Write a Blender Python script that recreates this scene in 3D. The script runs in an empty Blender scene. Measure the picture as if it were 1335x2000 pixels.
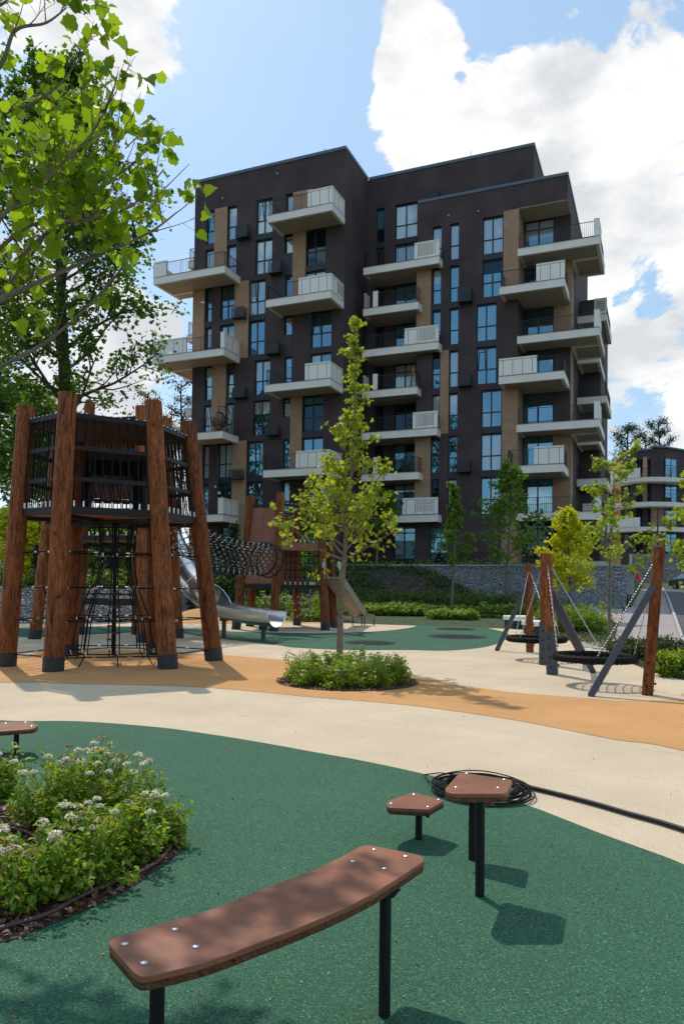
import bpy, math, random
import numpy as np
from mathutils import Vector, Matrix
R_ = math.radians
scene = bpy.context.scene
col = scene.collection
# ------------------------------------------------------------------ camera
CAMF, CAMYAW, CAMPITCH, CAMROLL = 1465.6, -0.3983, 0.0237, 0.0119
CXP, CYP, CAMH = 667.5, 1105.4, 1.6
fv = np.array([math.sin(CAMYAW)*math.cos(CAMPITCH), math.cos(CAMYAW)*math.cos(CAMPITCH), math.sin(CAMPITCH)])
rv = np.array([math.cos(CAMYAW), -math.sin(CAMYAW), 0.0])
uv = np.cross(rv, fv)
RV = rv*math.cos(CAMROLL)+uv*math.sin(CAMROLL)
UV = -rv*math.sin(CAMROLL)+uv*math.cos(CAMROLL)
cam_d = bpy.data.cameras.new("camera")
cam = bpy.data.objects.new("camera", cam_d); col.objects.link(cam); scene.camera = cam
cam.matrix_world = Matrix(((RV[0], UV[0], -fv[0], 0), (RV[1], UV[1], -fv[1], 0), (RV[2], UV[2], -fv[2], CAMH), (0, 0, 0, 1)))
cam_d.sensor_fit = 'VERTICAL'; cam_d.sensor_height = 24.0
cam_d.lens = 24.0*CAMF/2000
cam_d.shift_y = (CYP-1000)/2000.0
cam_d.clip_end = 3000; cam_d.clip_start = 0.05
cam_d.dof.use_dof = False
# ------------------------------------------------------------------ light
scene.view_settings.view_transform = 'Standard'; scene.view_settings.look = 'None'
scene.view_settings.gamma = 1; scene.view_settings.exposure = 0.52
SUN = Vector((-0.54, 0.47, 1.0)).normalized()
sd = bpy.data.lights.new("sun", 'SUN'); sd.energy = 2.1; sd.angle = R_(0.7); sd.color = (1, 0.93, 0.82)
so = bpy.data.objects.new("sun", sd); col.objects.link(so); so.rotation_euler = SUN.to_track_quat('Z', 'Y').to_euler()
world = bpy.data.worlds.new("World"); scene.world = world; world.use_nodes = True

def pray(px, py):
    return fv + RV*(px-CXP)/CAMF - UV*(py-CYP)/CAMF
def atY(px, py, Y):
    d = pray(px, py); return np.array([0, 0, CAMH]) + d*Y/d[1]
def atX(px, py, X):
    d = pray(px, py); return np.array([0, 0, CAMH]) + d*X/d[0]
def atZ(px, py, z=0.0):
    d = pray(px, py); return np.array([0, 0, CAMH]) + d*(z-CAMH)/d[2]
def atD(px, py, D):
    d = pray(px, py); return np.array([0, 0, CAMH]) + d*D

def build_world():
    nt = world.node_tree; nt.nodes.clear(); N = nt.nodes; L = nt.links
    out = N.new('ShaderNodeOutputWorld'); bg = N.new('ShaderNodeBackground'); L.new(bg.outputs[0], out.inputs[0])
    bg.inputs[1].default_value = 0.15
    sky = N.new('ShaderNodeTexSky'); sky.sky_type = 'NISHITA'; sky.sun_disc = False
    sky.sun_elevation = math.asin(SUN.z); sky.sun_rotation = math.atan2(SUN.x, SUN.y)
    sky.air_density = 1.0; sky.dust_density = 0.6; sky.ozone_density = 1.2
    tc = N.new('ShaderNodeTexCoord')
    mp = N.new('ShaderNodeMapping'); mp.inputs['Scale'].default_value = (1, 1, 1.7); L.new(tc.outputs['Generated'], mp.inputs[0])
    n1 = N.new('ShaderNodeTexNoise'); n1.inputs['Scale'].default_value = 4.2; n1.inputs['Detail'].default_value = 9; n1.inputs['Roughness'].default_value = 0.66
    n1.inputs['Distortion'].default_value = 0.35
    L.new(mp.outputs[0], n1.inputs[0])
    def mth(op, a, b=None, c=None):
        n = N.new('ShaderNodeMath'); n.operation = op
        for i, x in enumerate((a, b, c)):
            if x is None: continue
            if isinstance(x, (int, float)): n.inputs[i].default_value = x
            else: L.new(x, n.inputs[i])
        return n.outputs[0]
    # cloud banks placed by direction on the sky dome: (px, py, angular radius, weight)
    acc = mth('MULTIPLY_ADD', n1.outputs[0], 1.75, -0.375)
    for (px, py, rad, w) in CLOUDS:
        d = pray(px, py); d = d/np.linalg.norm(d)
        vd = N.new('ShaderNodeVectorMath'); vd.operation = 'DOT_PRODUCT'; L.new(tc.outputs['Generated'], vd.inputs[0]); vd.inputs[1].default_value = tuple(d)
        mr = N.new('ShaderNodeMapRange'); mr.interpolation_type = 'SMOOTHSTEP'
        mr.inputs[1].default_value = math.cos(rad*1.6); mr.inputs[2].default_value = math.cos(rad*0.35); mr.inputs[3].default_value = 0; mr.inputs[4].default_value = w
        L.new(vd.outputs['Value'], mr.inputs[0]); acc = mth('ADD', acc, mr.outputs[0])
    mask = N.new('ShaderNodeMapRange'); mask.interpolation_type = 'SMOOTHSTEP'
    mask.inputs[1].default_value = 0.545; mask.inputs[2].default_value = 0.665; L.new(acc, mask.inputs[0])
    # self shading of the clouds: a second softer noise
    n2 = N.new('ShaderNodeTexNoise'); n2.inputs['Scale'].default_value = 5.5; n2.inputs['Detail'].default_value = 9; n2.inputs['Roughness'].default_value = 0.55
    mp2 = N.new('ShaderNodeMapping'); mp2.inputs['Location'].default_value = (0.35, 0.1, -0.12); mp2.inputs['Scale'].default_value = (1, 1, 1.9); L.new(tc.outputs['Generated'], mp2.inputs[0]); L.new(mp2.outputs[0], n2.inputs[0])
    cr = N.new('ShaderNodeValToRGB'); L.new(n2.outputs[0], cr.inputs[0])
    cr.color_ramp.elements[0].position = 0.40; cr.color_ramp.elements[0].color = (3.35, 3.5, 3.7, 1)
    cr.color_ramp.elements[1].position = 0.60; cr.color_ramp.elements[1].color = (5.45, 5.35, 5.2, 1)
    veil = N.new('ShaderNodeMix'); veil.data_type = 'RGBA'; veil.blend_type = 'MIX'
    # thin high veil brightens the blue as in the photograph
    hz = N.new('ShaderNodeTexNoise'); hz.inputs['Scale'].default_value = 1.6; hz.inputs['Detail'].default_value = 4; L.new(mp.outputs[0], hz.inputs[0])
    hm = N.new('ShaderNodeMapRange'); hm.inputs[1].default_value = 0.3; hm.inputs[2].default_value = 0.75; hm.inputs[3].default_value = 0.45; hm.inputs[4].default_value = 0.8; L.new(hz.outputs[0], hm.inputs[0])
    L.new(hm.outputs[0], veil.inputs[0]); L.new(sky.outputs[0], veil.inputs[6]); veil.inputs[7].default_value = (1.85, 2.85, 3.75, 1)
    mx = N.new('ShaderNodeMix'); mx.data_type = 'RGBA'
    L.new(mask.outputs[0], mx.inputs[0]); L.new(veil.outputs[2], mx.inputs[6]); L.new(cr.outputs[0], mx.inputs[7])
    L.new(mx.outputs[2], bg.inputs[0])
CLOUDS = [(1180, 330, 0.25, 0.20), (1000, 230, 0.13, 0.20), (800, 100, 0.045, 0.42), (1300, 750, 0.25, 0.16), (760, 235, 0.055, 0.22), (850, 290, 0.09, 0.22), (1180, 160, 0.10, .14),
          (290, 10, 0.10, 0.55), (530, 150, 0.11, -0.35), (480, 300, 0.16, -0.3), (930, 40, 0.05, -0.3), (640, 350, 0.10, -0.18), (200, 760, 0.20, 0.24), (130, 420, 0.15, -0.05), (1250, 555, 0.035, -0.3), (1315, 640, 0.035, -0.25), (1110, 10, 0.045, -.3), (1290, 0, 0.06, -.25), (690, 120, .03, -.25), (880, 170, .015, -.3), (1240, 830, .06, -.2)]
build_world()

# ------------------------------------------------------------------ mesh helpers
class MB:
    def __init__(s): s.v = []; s.f = []; s.m = []; s.k = 0
    def add(s, vs, fs):
        o = len(s.v); s.v.extend([tuple(map(float, p)) for p in vs])
        for q in fs: s.f.append(tuple(i+o for i in q)); s.m.append(s.k)
    def box(s, x0, y0, z0, x1, y1, z1):
        s.add([(x0, y0, z0), (x1, y0, z0), (x1, y1, z0), (x0, y1, z0), (x0, y0, z1), (x1, y0, z1), (x1, y1, z1), (x0, y1, z1)],
              [(0, 3, 2, 1), (4, 5, 6, 7), (0, 1, 5, 4), (1, 2, 6, 5), (2, 3, 7, 6), (3, 0, 4, 7)])
        return s
    def obox(s, c, a, b, d):
        c, a, b, d = [np.array(x, float) for x in (c, a, b, d)]
        s.add([c-a-b-d, c+a-b-d, c+a+b-d, c-a+b-d, c-a-b+d, c+a-b+d, c+a+b+d, c-a+b+d],
              [(0, 3, 2, 1), (4, 5, 6, 7), (0, 1, 5, 4), (1, 2, 6, 5), (2, 3, 7, 6), (3, 0, 4, 7)])
        return s
    def beam(s, p, q, w, h, up=(0, 0, 1)):
        p, q, up = np.array(p, float), np.array(q, float), np.array(up, float)
        d = q-p; L = np.linalg.norm(d); d /= L; sd_ = np.cross(d, up); sd_ /= (np.linalg.norm(sd_)+1e-9); u2 = np.cross(sd_, d)
        return s.obox((p+q)/2, d*L/2, sd_*w/2, u2*h/2)
    def tube(s, pts, r, n=8, closed=False, caps=True):
        pts = [np.array(p, float) for p in pts]; m = len(pts)
        rr = r if hasattr(r, '__len__') else [r]*m
        o = len(s.v); ref = None
        for i in range(m):
            if closed: t = pts[(i+1) % m]-pts[i-1]
            else: t = pts[min(i+1, m-1)]-pts[max(i-1, 0)]
            t = t/(np.linalg.norm(t)+1e-12)
            if ref is None: ref = np.array((0, 0, 1.0)) if abs(t[2]) < .9 else np.array((1.0, 0, 0))
            a = ref-t*np.dot(ref, t); a /= (np.linalg.norm(a)+1e-12); b = np.cross(t, a); ref = a
            for j in range(n):
                an = 2*math.pi*j/n
                s.v.append(tuple(pts[i]+rr[i]*(math.cos(an)*a+math.sin(an)*b)))
        for i in range(m if closed else m-1):
            i2 = (i+1) % m
            for j in range(n):
                s.f.append((o+i*n+j, o+i*n+(j+1) % n, o+i2*n+(j+1) % n, o+i2*n+j)); s.m.append(s.k)
        if caps and not closed:
            s.f.append(tuple(o+j for j in range(n))[::-1]); s.m.append(s.k)
            s.f.append(tuple(o+(m-1)*n+j for j in range(n))); s.m.append(s.k)
        return s
    def prism(s, poly, z0, z1):
        n = len(poly)
        vs = [(p[0], p[1], z0) for p in poly]+[(p[0], p[1], z1) for p in poly]
        a = sum(poly[i][0]*poly[(i+1) % n][1]-poly[(i+1) % n][0]*poly[i][1] for i in range(n))
        top = tuple(range(n, 2*n)); bot = tuple(range(n))[::-1]
        sides = [(i, (i+1) % n, n+(i+1) % n, n+i) for i in range(n)]
        if a < 0: top = top[::-1]; bot = bot[::-1]; sides = [q[::-1] for q in sides]
        s.add(vs, [top, bot]+sides); return s
    def poly(s, vs): s.add(vs, [tuple(range(len(vs)))]); return s
    def build(s, name, mats, parent=None, smooth=False, loc=None, bevel=0, seg=2):
        me = bpy.data.meshes.new(name)
        if parent is not None: L = np.array(parent['_o'])
        elif loc is not None: L = np.array(loc, float)
        else: L = np.zeros(3)
        V = (np.array(s.v)-L) if len(s.v) else np.zeros((0, 3))
        me.from_pydata(V.tolist(), [], s.f)
        mats = mats if isinstance(mats, (list, tuple)) else [mats]
        for m in mats: me.materials.append(m)
        if len(mats) > 1: me.polygons.foreach_set('material_index', s.m)
        if smooth: me.polygons.foreach_set('use_smooth', [True]*len(me.polygons))
        me.update()
        o = bpy.data.objects.new(name, me); col.objects.link(o)
        o['_o'] = [float(x) for x in L]
        if parent is not None: o.parent = parent
        else: o.location = L
        if bevel:
            b = o.modifiers.new('bevel', 'BEVEL'); b.width = bevel; b.segments = seg; b.limit_method = 'ANGLE'; b.angle_limit = R_(40)
        if smooth:
            try: me.shade_auto_smooth
            except Exception: pass
            e = o.modifiers.new('es', 'EDGE_SPLIT'); e.split_angle = R_(40)
        return o
def tag(o, label=None, cat=None, group=None, kind=None):
    if label: o['label'] = label
    if cat: o['category'] = cat
    if group: o['group'] = group
    if kind: o['kind'] = kind
    return o
def thing(name, loc, label, cat, group=None):
    o = bpy.data.objects.new(name, None); col.objects.link(o); o.location = [float(x) for x in loc]; o['_o'] = [float(x) for x in loc]
    o.empty_display_size = .3
    return tag(o, label, cat, group)
def copy_tree(o, parent=None):
    c = o.copy(); col.objects.link(c); c.parent = parent
    for ch in list(o.children): copy_tree(ch, c)
    return c

# ------------------------------------------------------------------ materials
def mat(name, base, rough=0.7, metal=0.0, noise=None, bump=None, spec=0.5, wood=None, coat=0):
    """noise=(scale, amount, detail): darker/lighter mottling; bump=(scale, strength, distance)"""
    m = bpy.data.materials.new(name); m.use_nodes = True; nt = m.node_tree; N = nt.nodes; L = nt.links
    p = N['Principled BSDF']; p.inputs['Roughness'].default_value = rough; p.inputs['Metallic'].default_value = metal
    p.inputs['Specular IOR Level'].default_value = spec; p.inputs['Base Color'].default_value = (*base, 1)
    tc = N.new('ShaderNodeTexCoord')
    if noise:
        n = N.new('ShaderNodeTexNoise'); n.inputs['Scale'].default_value = noise[0]; n.inputs['Detail'].default_value = noise[2] if len(noise) > 2 else 5
        n.inputs['Roughness'].default_value = .6
        L.new(tc.outputs['Object'], n.inputs[0]); cr = N.new('ShaderNodeValToRGB'); L.new(n.outputs[0], cr.inputs[0])
        a = noise[1]; b = np.array(base)
        cr.color_ramp.elements[0].position = .3; cr.color_ramp.elements[1].position = .7
        cr.color_ramp.elements[0].color = (*np.clip(b*(1-a), 0, 1), 1); cr.color_ramp.elements[1].color = (*np.clip(b*(1+a), 0, 1), 1)
        L.new(cr.outputs[0], p.inputs['Base Color'])
    if bump:
        n = N.new('ShaderNodeTexNoise'); n.inputs['Scale'].default_value = bump[0]; n.inputs['Detail'].default_value = 4; L.new(tc.outputs['Object'], n.inputs[0])
        bp = N.new('ShaderNodeBump'); bp.inputs['Strength'].default_value = bump[1]; bp.inputs['Distance'].default_value = bump[2]; L.new(n.outputs[0], bp.inputs['Height']); L.new(bp.outputs[0], p.inputs['Normal'])
    if coat: p.inputs['Coat Weight'].default_value = coat
    return m
def mix_rgb(N, L, fac, a, b, mode='MIX'):
    x = N.new('ShaderNodeMix'); x.data_type = 'RGBA'; x.blend_type = mode
    for i, v in ((0, fac), (6, a), (7, b)):
        if isinstance(v, (int, float)): x.inputs[i].default_value = v
        elif isinstance(v, tuple): x.inputs[i].default_value = (*v, 1) if len(v) == 3 else v
        else: L.new(v, x.inputs[i])
    return x.outputs[2]
def rubber(name, base, sparkle, stain=0.25, scale=300, stainc=None):
    """poured rubber granules: fine two-tone grain, soft large unevenness, scuffs"""
    m = bpy.data.materials.new(name); m.use_nodes = True; nt = m.node_tree; N = nt.nodes; L = nt.links
    p = N['Principled BSDF']; p.inputs['Roughness'].default_value = .85; p.inputs['Specular IOR Level'].default_value = .3
    tc = N.new('ShaderNodeTexCoord'); b = np.array(base)
    v = N.new('ShaderNodeTexVoronoi'); v.inputs['Scale'].default_value = scale; L.new(tc.outputs['Object'], v.inputs['Vector'])
    sx = N.new('ShaderNodeSeparateColor'); L.new(v.outputs['Color'], sx.inputs[0])
    cr = N.new('ShaderNodeValToRGB'); L.new(sx.outputs[0], cr.inputs[0]); e = cr.color_ramp.elements
    e[0].position = 0; e[0].color = (*(b*(1-sparkle)), 1); e[1].position = .95; e[1].color = (*np.clip(b*(1+sparkle), 0, 1), 1)
    e2 = e.new(1.0); e2.color = (*np.clip(b*(1+sparkle)+.25*sparkle, 0, 1), 1)
    n = N.new('ShaderNodeTexNoise'); n.inputs['Scale'].default_value = .7; n.inputs['Detail'].default_value = 8; n.inputs['Roughness'].default_value = .6; L.new(tc.outputs['Object'], n.inputs[0])
    r1 = N.new('ShaderNodeMapRange'); r1.inputs[1].default_value = .3; r1.inputs[2].default_value = .7; r1.inputs[3].default_value = .88; r1.inputs[4].default_value = 1.1; L.new(n.outputs[0], r1.inputs[0])
    c1 = mix_rgb(N, L, 1.0, cr.outputs[0], r1.outputs[0], 'MULTIPLY')
    mp = N.new('ShaderNodeMapping'); mp.inputs['Scale'].default_value = (1, 2.5, 1); mp.inputs['Rotation'].default_value = (0, 0, .5); L.new(tc.outputs['Object'], mp.inputs[0])
    n2 = N.new('ShaderNodeTexNoise'); n2.inputs['Scale'].default_value = 3.0; n2.inputs['Detail'].default_value = 7; n2.inputs['Roughness'].default_value = .7; L.new(mp.outputs[0], n2.inputs[0])
    r2 = N.new('ShaderNodeMapRange'); r2.inputs[1].default_value = .58; r2.inputs[2].default_value = .78; r2.inputs[3].default_value = 0; r2.inputs[4].default_value = stain; L.new(n2.outputs[0], r2.inputs[0])
    sc = stainc if stainc else tuple(b*.45)
    c2 = mix_rgb(N, L, r2.outputs[0], c1, tuple(sc))
    L.new(c2, p.inputs['Base Color'])
    bp = N.new('ShaderNodeBump'); bp.inputs['Strength'].default_value = .55; bp.inputs['Distance'].default_value = .0025; L.new(v.outputs['Distance'], bp.inputs['Height']); L.new(bp.outputs[0], p.inputs['Normal'])
    return m
def leafmat(name, c1, c2, trans=.45, tcol=None):
    m = bpy.data.materials.new(name); m.use_nodes = True; nt = m.node_tree; N = nt.nodes; L = nt.links
    N.remove(N['Principled BSDF']); out = N['Material Output']
    g = N.new('ShaderNodeNewGeometry'); cr = N.new('ShaderNodeValToRGB'); L.new(g.outputs['Random Per Island'], cr.inputs[0])
    cr.color_ramp.elements[0].color = (*c1, 1); cr.color_ramp.elements[1].color = (*c2, 1)
    d = N.new('ShaderNodeBsdfPrincipled'); d.inputs['Roughness'].default_value = .5; d.inputs['Specular IOR Level'].default_value = .35; L.new(cr.outputs[0], d.inputs['Base Color'])
    t = N.new('ShaderNodeBsdfTranslucent')
    tc_ = tcol or (2.4, 2.0, .7)
    L.new(mix_rgb(N, L, 1.0, cr.outputs[0], tc_, 'MULTIPLY'), t.inputs[0])
    ms = N.new('ShaderNodeMixShader'); ms.inputs[0].default_value = trans; L.new(d.outputs[0], ms.inputs[1]); L.new(t.outputs[0], ms.inputs[2]); L.new(ms.outputs[0], out.inputs[0])
    return m
def woodmat(name, c1, c2, scale=1.0, axis='Z', rough=.45, weather=True):
    m = bpy.data.materials.new(name); m.use_nodes = True; nt = m.node_tree; N = nt.nodes; L = nt.links
    p = N['Principled BSDF']; p.inputs['Roughness'].default_value = max(rough, .6); p.inputs['Specular IOR Level'].default_value = .18
    tc = N.new('ShaderNodeTexCoord'); mp = N.new('ShaderNodeMapping'); L.new(tc.outputs['Object'], mp.inputs[0])
    mp.inputs['Scale'].default_value = (7*scale, 7*scale, 1.1*scale) if axis == 'Z' else (1.1*scale, 7*scale, 7*scale)
    n = N.new('ShaderNodeTexNoise'); n.inputs['Scale'].default_value = 1.5; n.inputs['Detail'].default_value = 8; n.inputs['Distortion'].default_value = 1.6; n.inputs['Roughness'].default_value = .65; L.new(mp.outputs[0], n.inputs[0])
    cr = N.new('ShaderNodeValToRGB'); L.new(n.outputs[0], cr.inputs[0]); e = cr.color_ramp.elements
    e[0].position = .32; e[0].color = (*c1, 1); e[1].position = .66; e[1].color = (*c2, 1)
    n2 = N.new('ShaderNodeTexNoise'); n2.inputs['Scale'].default_value = 9; n2.inputs['Detail'].default_value = 6; L.new(mp.outputs[0], n2.inputs[0])
    r = N.new('ShaderNodeMapRange'); r.inputs[1].default_value = .35; r.inputs[2].default_value = .6; r.inputs[3].default_value = .55; r.inputs[4].default_value = 1.1; L.new(n2.outputs[0], r.inputs[0])
    mc_ = N.new('ShaderNodeMapping'); mc_.inputs['Scale'].default_value = (26, 26, .55) if axis == 'Z' else (.55, 26, 26); L.new(tc.outputs['Object'], mc_.inputs[0])
    n3 = N.new('ShaderNodeTexNoise'); n3.inputs['Scale'].default_value = 1; n3.inputs['Detail'].default_value = 3; L.new(mc_.outputs[0], n3.inputs[0])
    r3 = N.new('ShaderNodeMapRange'); r3.inputs[1].default_value = .30; r3.inputs[2].default_value = .36; r3.inputs[3].default_value = .25; r3.inputs[4].default_value = 1; L.new(n3.outputs[0], r3.inputs[0])
    oi = N.new('ShaderNodeObjectInfo'); r4 = N.new('ShaderNodeMapRange'); r4.inputs[3].default_value = .78; r4.inputs[4].default_value = 1.2; L.new(oi.outputs['Random'], r4.inputs[0])
    vk = N.new('ShaderNodeTexVoronoi'); vk.inputs['Scale'].default_value = 2.2; L.new(tc.outputs['Object'], vk.inputs['Vector']); rk = N.new('ShaderNodeMapRange'); rk.inputs[1].default_value = .03; rk.inputs[2].default_value = .12; rk.inputs[3].default_value = .3; rk.inputs[4].default_value = 1; L.new(vk.outputs['Distance'], rk.inputs[0])
    c5 = mix_rgb(N, L, 1.0, mix_rgb(N, L, 1.0, cr.outputs[0], r.outputs[0], 'MULTIPLY'), r3.outputs[0], 'MULTIPLY')
    L.new(mix_rgb(N, L, 1.0, mix_rgb(N, L, 1.0, c5, rk.outputs[0], 'MULTIPLY'), r4.outputs[0], 'MULTIPLY'), p.inputs['Base Color'])
    bp = N.new('ShaderNodeBump'); bp.inputs['Strength'].default_value = .5; bp.inputs['Distance'].default_value = .006; L.new(n2.outputs[0], bp.inputs['Height']); L.new(bp.outputs[0], p.inputs['Normal'])
    return m
def brickmat(name, c1, c2, mortar, bw=.24, bh=.07, rot=(R_(90), 0, 0), ms=.012, bumpd=.006, offset=.5):
    m = bpy.data.materials.new(name); m.use_nodes = True; nt = m.node_tree; N = nt.nodes; L = nt.links
    p = N['Principled BSDF']; p.inputs['Roughness'].default_value = .85
    tc = N.new('ShaderNodeTexCoord')
    sp = N.new('ShaderNodeSeparateXYZ'); L.new(tc.outputs['Object'], sp.inputs[0]); cb = N.new('ShaderNodeCombineXYZ')
    if rot[0]:   # vertical surface: u = x + y, v = z
        ad = N.new('ShaderNodeMath'); ad.operation = 'ADD'; L.new(sp.outputs[0], ad.inputs[0]); L.new(sp.outputs[1], ad.inputs[1]); L.new(ad.outputs[0], cb.inputs[0]); L.new(sp.outputs[2], cb.inputs[1])
    else:
        L.new(sp.outputs[0], cb.inputs[0]); L.new(sp.outputs[1], cb.inputs[1])
    b = N.new('ShaderNodeTexBrick'); L.new(cb.outputs[0], b.inputs[0]); b.inputs['Scale'].default_value = 1
    b.inputs['Brick Width'].default_value = bw; b.inputs['Row Height'].default_value = bh; b.inputs['Mortar Size'].default_value = ms; b.offset = offset
    b.inputs['Color1'].default_value = (*c1, 1); b.inputs['Color2'].default_value = (*c2, 1); b.inputs['Mortar'].default_value = (*mortar, 1); b.inputs['Bias'].default_value = 0
    n = N.new('ShaderNodeTexNoise'); n.inputs['Scale'].default_value = 1.3; n.inputs['Detail'].default_value = 7; L.new(tc.outputs['Object'], n.inputs[0])
    r = N.new('ShaderNodeMapRange'); r.inputs[3].default_value = .8; r.inputs[4].default_value = 1.2; L.new(n.outputs[0], r.inputs[0])
    L.new(mix_rgb(N, L, 1.0, b.outputs[0], r.outputs[0], 'MULTIPLY'), p.inputs['Base Color'])
    iv = N.new('ShaderNodeMath'); iv.operation = 'SUBTRACT'; iv.inputs[0].default_value = 1; L.new(b.outputs['Fac'], iv.inputs[1])
    bp = N.new('ShaderNodeBump'); bp.inputs['Strength'].default_value = .6; bp.inputs['Distance'].default_value = bumpd; L.new(iv.outputs[0], bp.inputs['Height']); L.new(bp.outputs[0], p.inputs['Normal'])
    return m
def stonemat(name, pal, scale=7, mesh=True):
    """gabion fill: broken stones as voronoi cells, dark gaps and the wire grid"""
    m = bpy.data.materials.new(name); m.use_nodes = True; nt = m.node_tree; N = nt.nodes; L = nt.links
    p = N['Principled BSDF']; p.inputs['Roughness'].default_value = .85
    tc = N.new('ShaderNodeTexCoord'); mp = N.new('ShaderNodeMapping'); mp.inputs['Scale'].default_value = (1, 1, 1.5); L.new(tc.outputs['Object'], mp.inputs[0])
    v = N.new('ShaderNodeTexVoronoi'); v.inputs['Scale'].default_value = scale; L.new(mp.outputs[0], v.inputs['Vector'])
    ve = N.new('ShaderNodeTexVoronoi'); ve.feature = 'DISTANCE_TO_EDGE'; ve.inputs['Scale'].default_value = scale; L.new(mp.outputs[0], ve.inputs['Vector'])
    sx = N.new('ShaderNodeSeparateColor'); L.new(v.outputs['Color'], sx.inputs[0]); cr = N.new('ShaderNodeValToRGB'); L.new(sx.outputs[0], cr.inputs[0])
    e = cr.color_ramp.elements; e[0].color = (*pal[0], 1); e[1].color = (*pal[-1], 1)
    for i, c in enumerate(pal[1:-1]): x = e.new((i+1)/(len(pal)-1)); x.color = (*c, 1)
    n = N.new('ShaderNodeTexNoise'); n.inputs['Scale'].default_value = 30; n.inputs['Detail'].default_value = 5; L.new(tc.outputs['Object'], n.inputs[0])
    rn = N.new('ShaderNodeMapRange'); rn.inputs[3].default_value = .7; rn.inputs[4].default_value = 1.3; L.new(n.outputs[0], rn.inputs[0])
    c1 = mix_rgb(N, L, 1.0, cr.outputs[0], rn.outputs[0], 'MULTIPLY')
    g = N.new('ShaderNodeMapRange'); g.inputs[1].default_value = .02; g.inputs[2].default_value = .09; L.new(ve.outputs['Distance'], g.inputs[0])
    c2 = mix_rgb(N, L, g.outputs[0], (.012, .013, .015), c1)
    if mesh:
        sp = N.new('ShaderNodeSeparateXYZ'); L.new(tc.outputs['Object'], sp.inputs[0])
        def lines(out, per, w):
            a = N.new('ShaderNodeMath'); a.operation = 'DIVIDE'; L.new(out, a.inputs[0]); a.inputs[1].default_value = per
            b = N.new('ShaderNodeMath'); b.operation = 'FRACT'; L.new(a.outputs[0], b.inputs[0])
            c = N.new('ShaderNodeMath'); c.operation = 'LESS_THAN'; L.new(b.outputs[0], c.inputs[0]); c.inputs[1].default_value = w; return c.outputs[0]
        ad = N.new('ShaderNodeMath'); ad.operation = 'ADD'; L.new(sp.outputs[0], ad.inputs[0]); L.new(sp.outputs[1], ad.inputs[1])
        mxn = N.new('ShaderNodeMath'); mxn.operation = 'MAXIMUM'; L.new(lines(sp.outputs[2], .2, .05), mxn.inputs[0]); L.new(lines(ad.outputs[0], .2, .03), mxn.inputs[1])
        sm = N.new('ShaderNodeMath'); sm.operation = 'MULTIPLY'; L.new(mxn.outputs[0], sm.inputs[0]); sm.inputs[1].default_value = .7
        c2 = mix_rgb(N, L, sm.outputs[0], c2, (.05, .055, .06))
    L.new(c2, p.inputs['Base Color'])
    mn = N.new('ShaderNodeMath'); mn.operation = 'MINIMUM'; mn.inputs[1].default_value = .25; L.new(ve.outputs['Distance'], mn.inputs[0])
    bp = N.new('ShaderNodeBump'); bp.inputs['Strength'].default_value = .9; bp.inputs['Distance'].default_value = .18; L.new(mn.outputs[0], bp.inputs['Height']); L.new(bp.outputs[0], p.inputs['Normal'])
    return m
def glassmat(name, inner, refl=.5, curtain=None):
    """coated window glass: mirror-like coat over a dark room or a curtain hanging behind"""
    m = bpy.data.materials.new(name); m.use_nodes = True; nt = m.node_tree; N = nt.nodes; L = nt.links
    N.remove(N['Principled BSDF']); out = N['Material Output']
    d = N.new('ShaderNodeBsdfDiffuse'); d.inputs[0].default_value = (*inner, 1)
    tc = N.new('ShaderNodeTexCoord')
    if curtain:
        w = N.new('ShaderNodeTexWave'); w.inputs['Scale'].default_value = 4; w.inputs['Distortion'].default_value = 1.5; L.new(tc.outputs['Object'], w.inputs[0])
        L.new(mix_rgb(N, L, w.outputs[0], inner, curtain), d.inputs[0])
    g = N.new('ShaderNodeBsdfGlossy'); g.inputs['Roughness'].default_value = .015; g.inputs[0].default_value = (.40, .72, .92, 1)
    n = N.new('ShaderNodeTexNoise'); n.inputs['Scale'].default_value = .9; n.inputs['Detail'].default_value = 1; L.new(tc.outputs['Object'], n.inputs[0])
    bp = N.new('ShaderNodeBump'); bp.inputs['Strength'].default_value = .2; bp.inputs['Distance'].default_value = .05; L.new(n.outputs[0], bp.inputs['Height']); L.new(bp.outputs[0], g.inputs['Normal'])
    ms = N.new('ShaderNodeMixShader'); ms.inputs[0].default_value = refl; L.new(d.outputs[0], ms.inputs[1]); L.new(g.outputs[0], ms.inputs[2]); L.new(ms.outputs[0], out.inputs[0])
    return m

M = {}
M['cream'] = rubber('cream_rubber', (.60, .475, .33), .18, .5, 230, (.30, .22, .14))
M['orange'] = rubber('orange_rubber', (.56, .285, .105), .22, .6, 230, (.26, .12, .045))
M['green'] = rubber('green_rubber', (.030, .102, .056), .55, .3, 190, (.05, .12, .085))
M['greendark'] = rubber('tramp_mat', (.012, .03, .022), .4, .1, 120)
M['dark_wall'] = mat('aubergine_render', (.066, .044, .044), .85, noise=(.55, .30, 10), bump=(60, .25, .01))
M['dark_wall2'] = mat('dark_metal_panel', (.018, .019, .026), .5)
M['brick'] = brickmat('ochre_brick', (.44, .26, .155), (.34, .195, .115), (.38, .25, .16), .42, .075)
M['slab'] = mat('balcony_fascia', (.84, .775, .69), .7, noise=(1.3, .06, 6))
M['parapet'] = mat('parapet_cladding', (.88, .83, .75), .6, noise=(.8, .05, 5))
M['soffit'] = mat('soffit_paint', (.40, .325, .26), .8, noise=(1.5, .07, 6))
M['joint'] = mat('joint_dark', (.07, .06, .05), .8)  # dark strips of the parapet panel joints and perforation slots
M['rail'] = mat('railing_steel', (.02, .022, .026), .45)
M['coping'] = mat('roof_coping_metal', (.10, .135, .155), .4, metal=.3)
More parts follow.
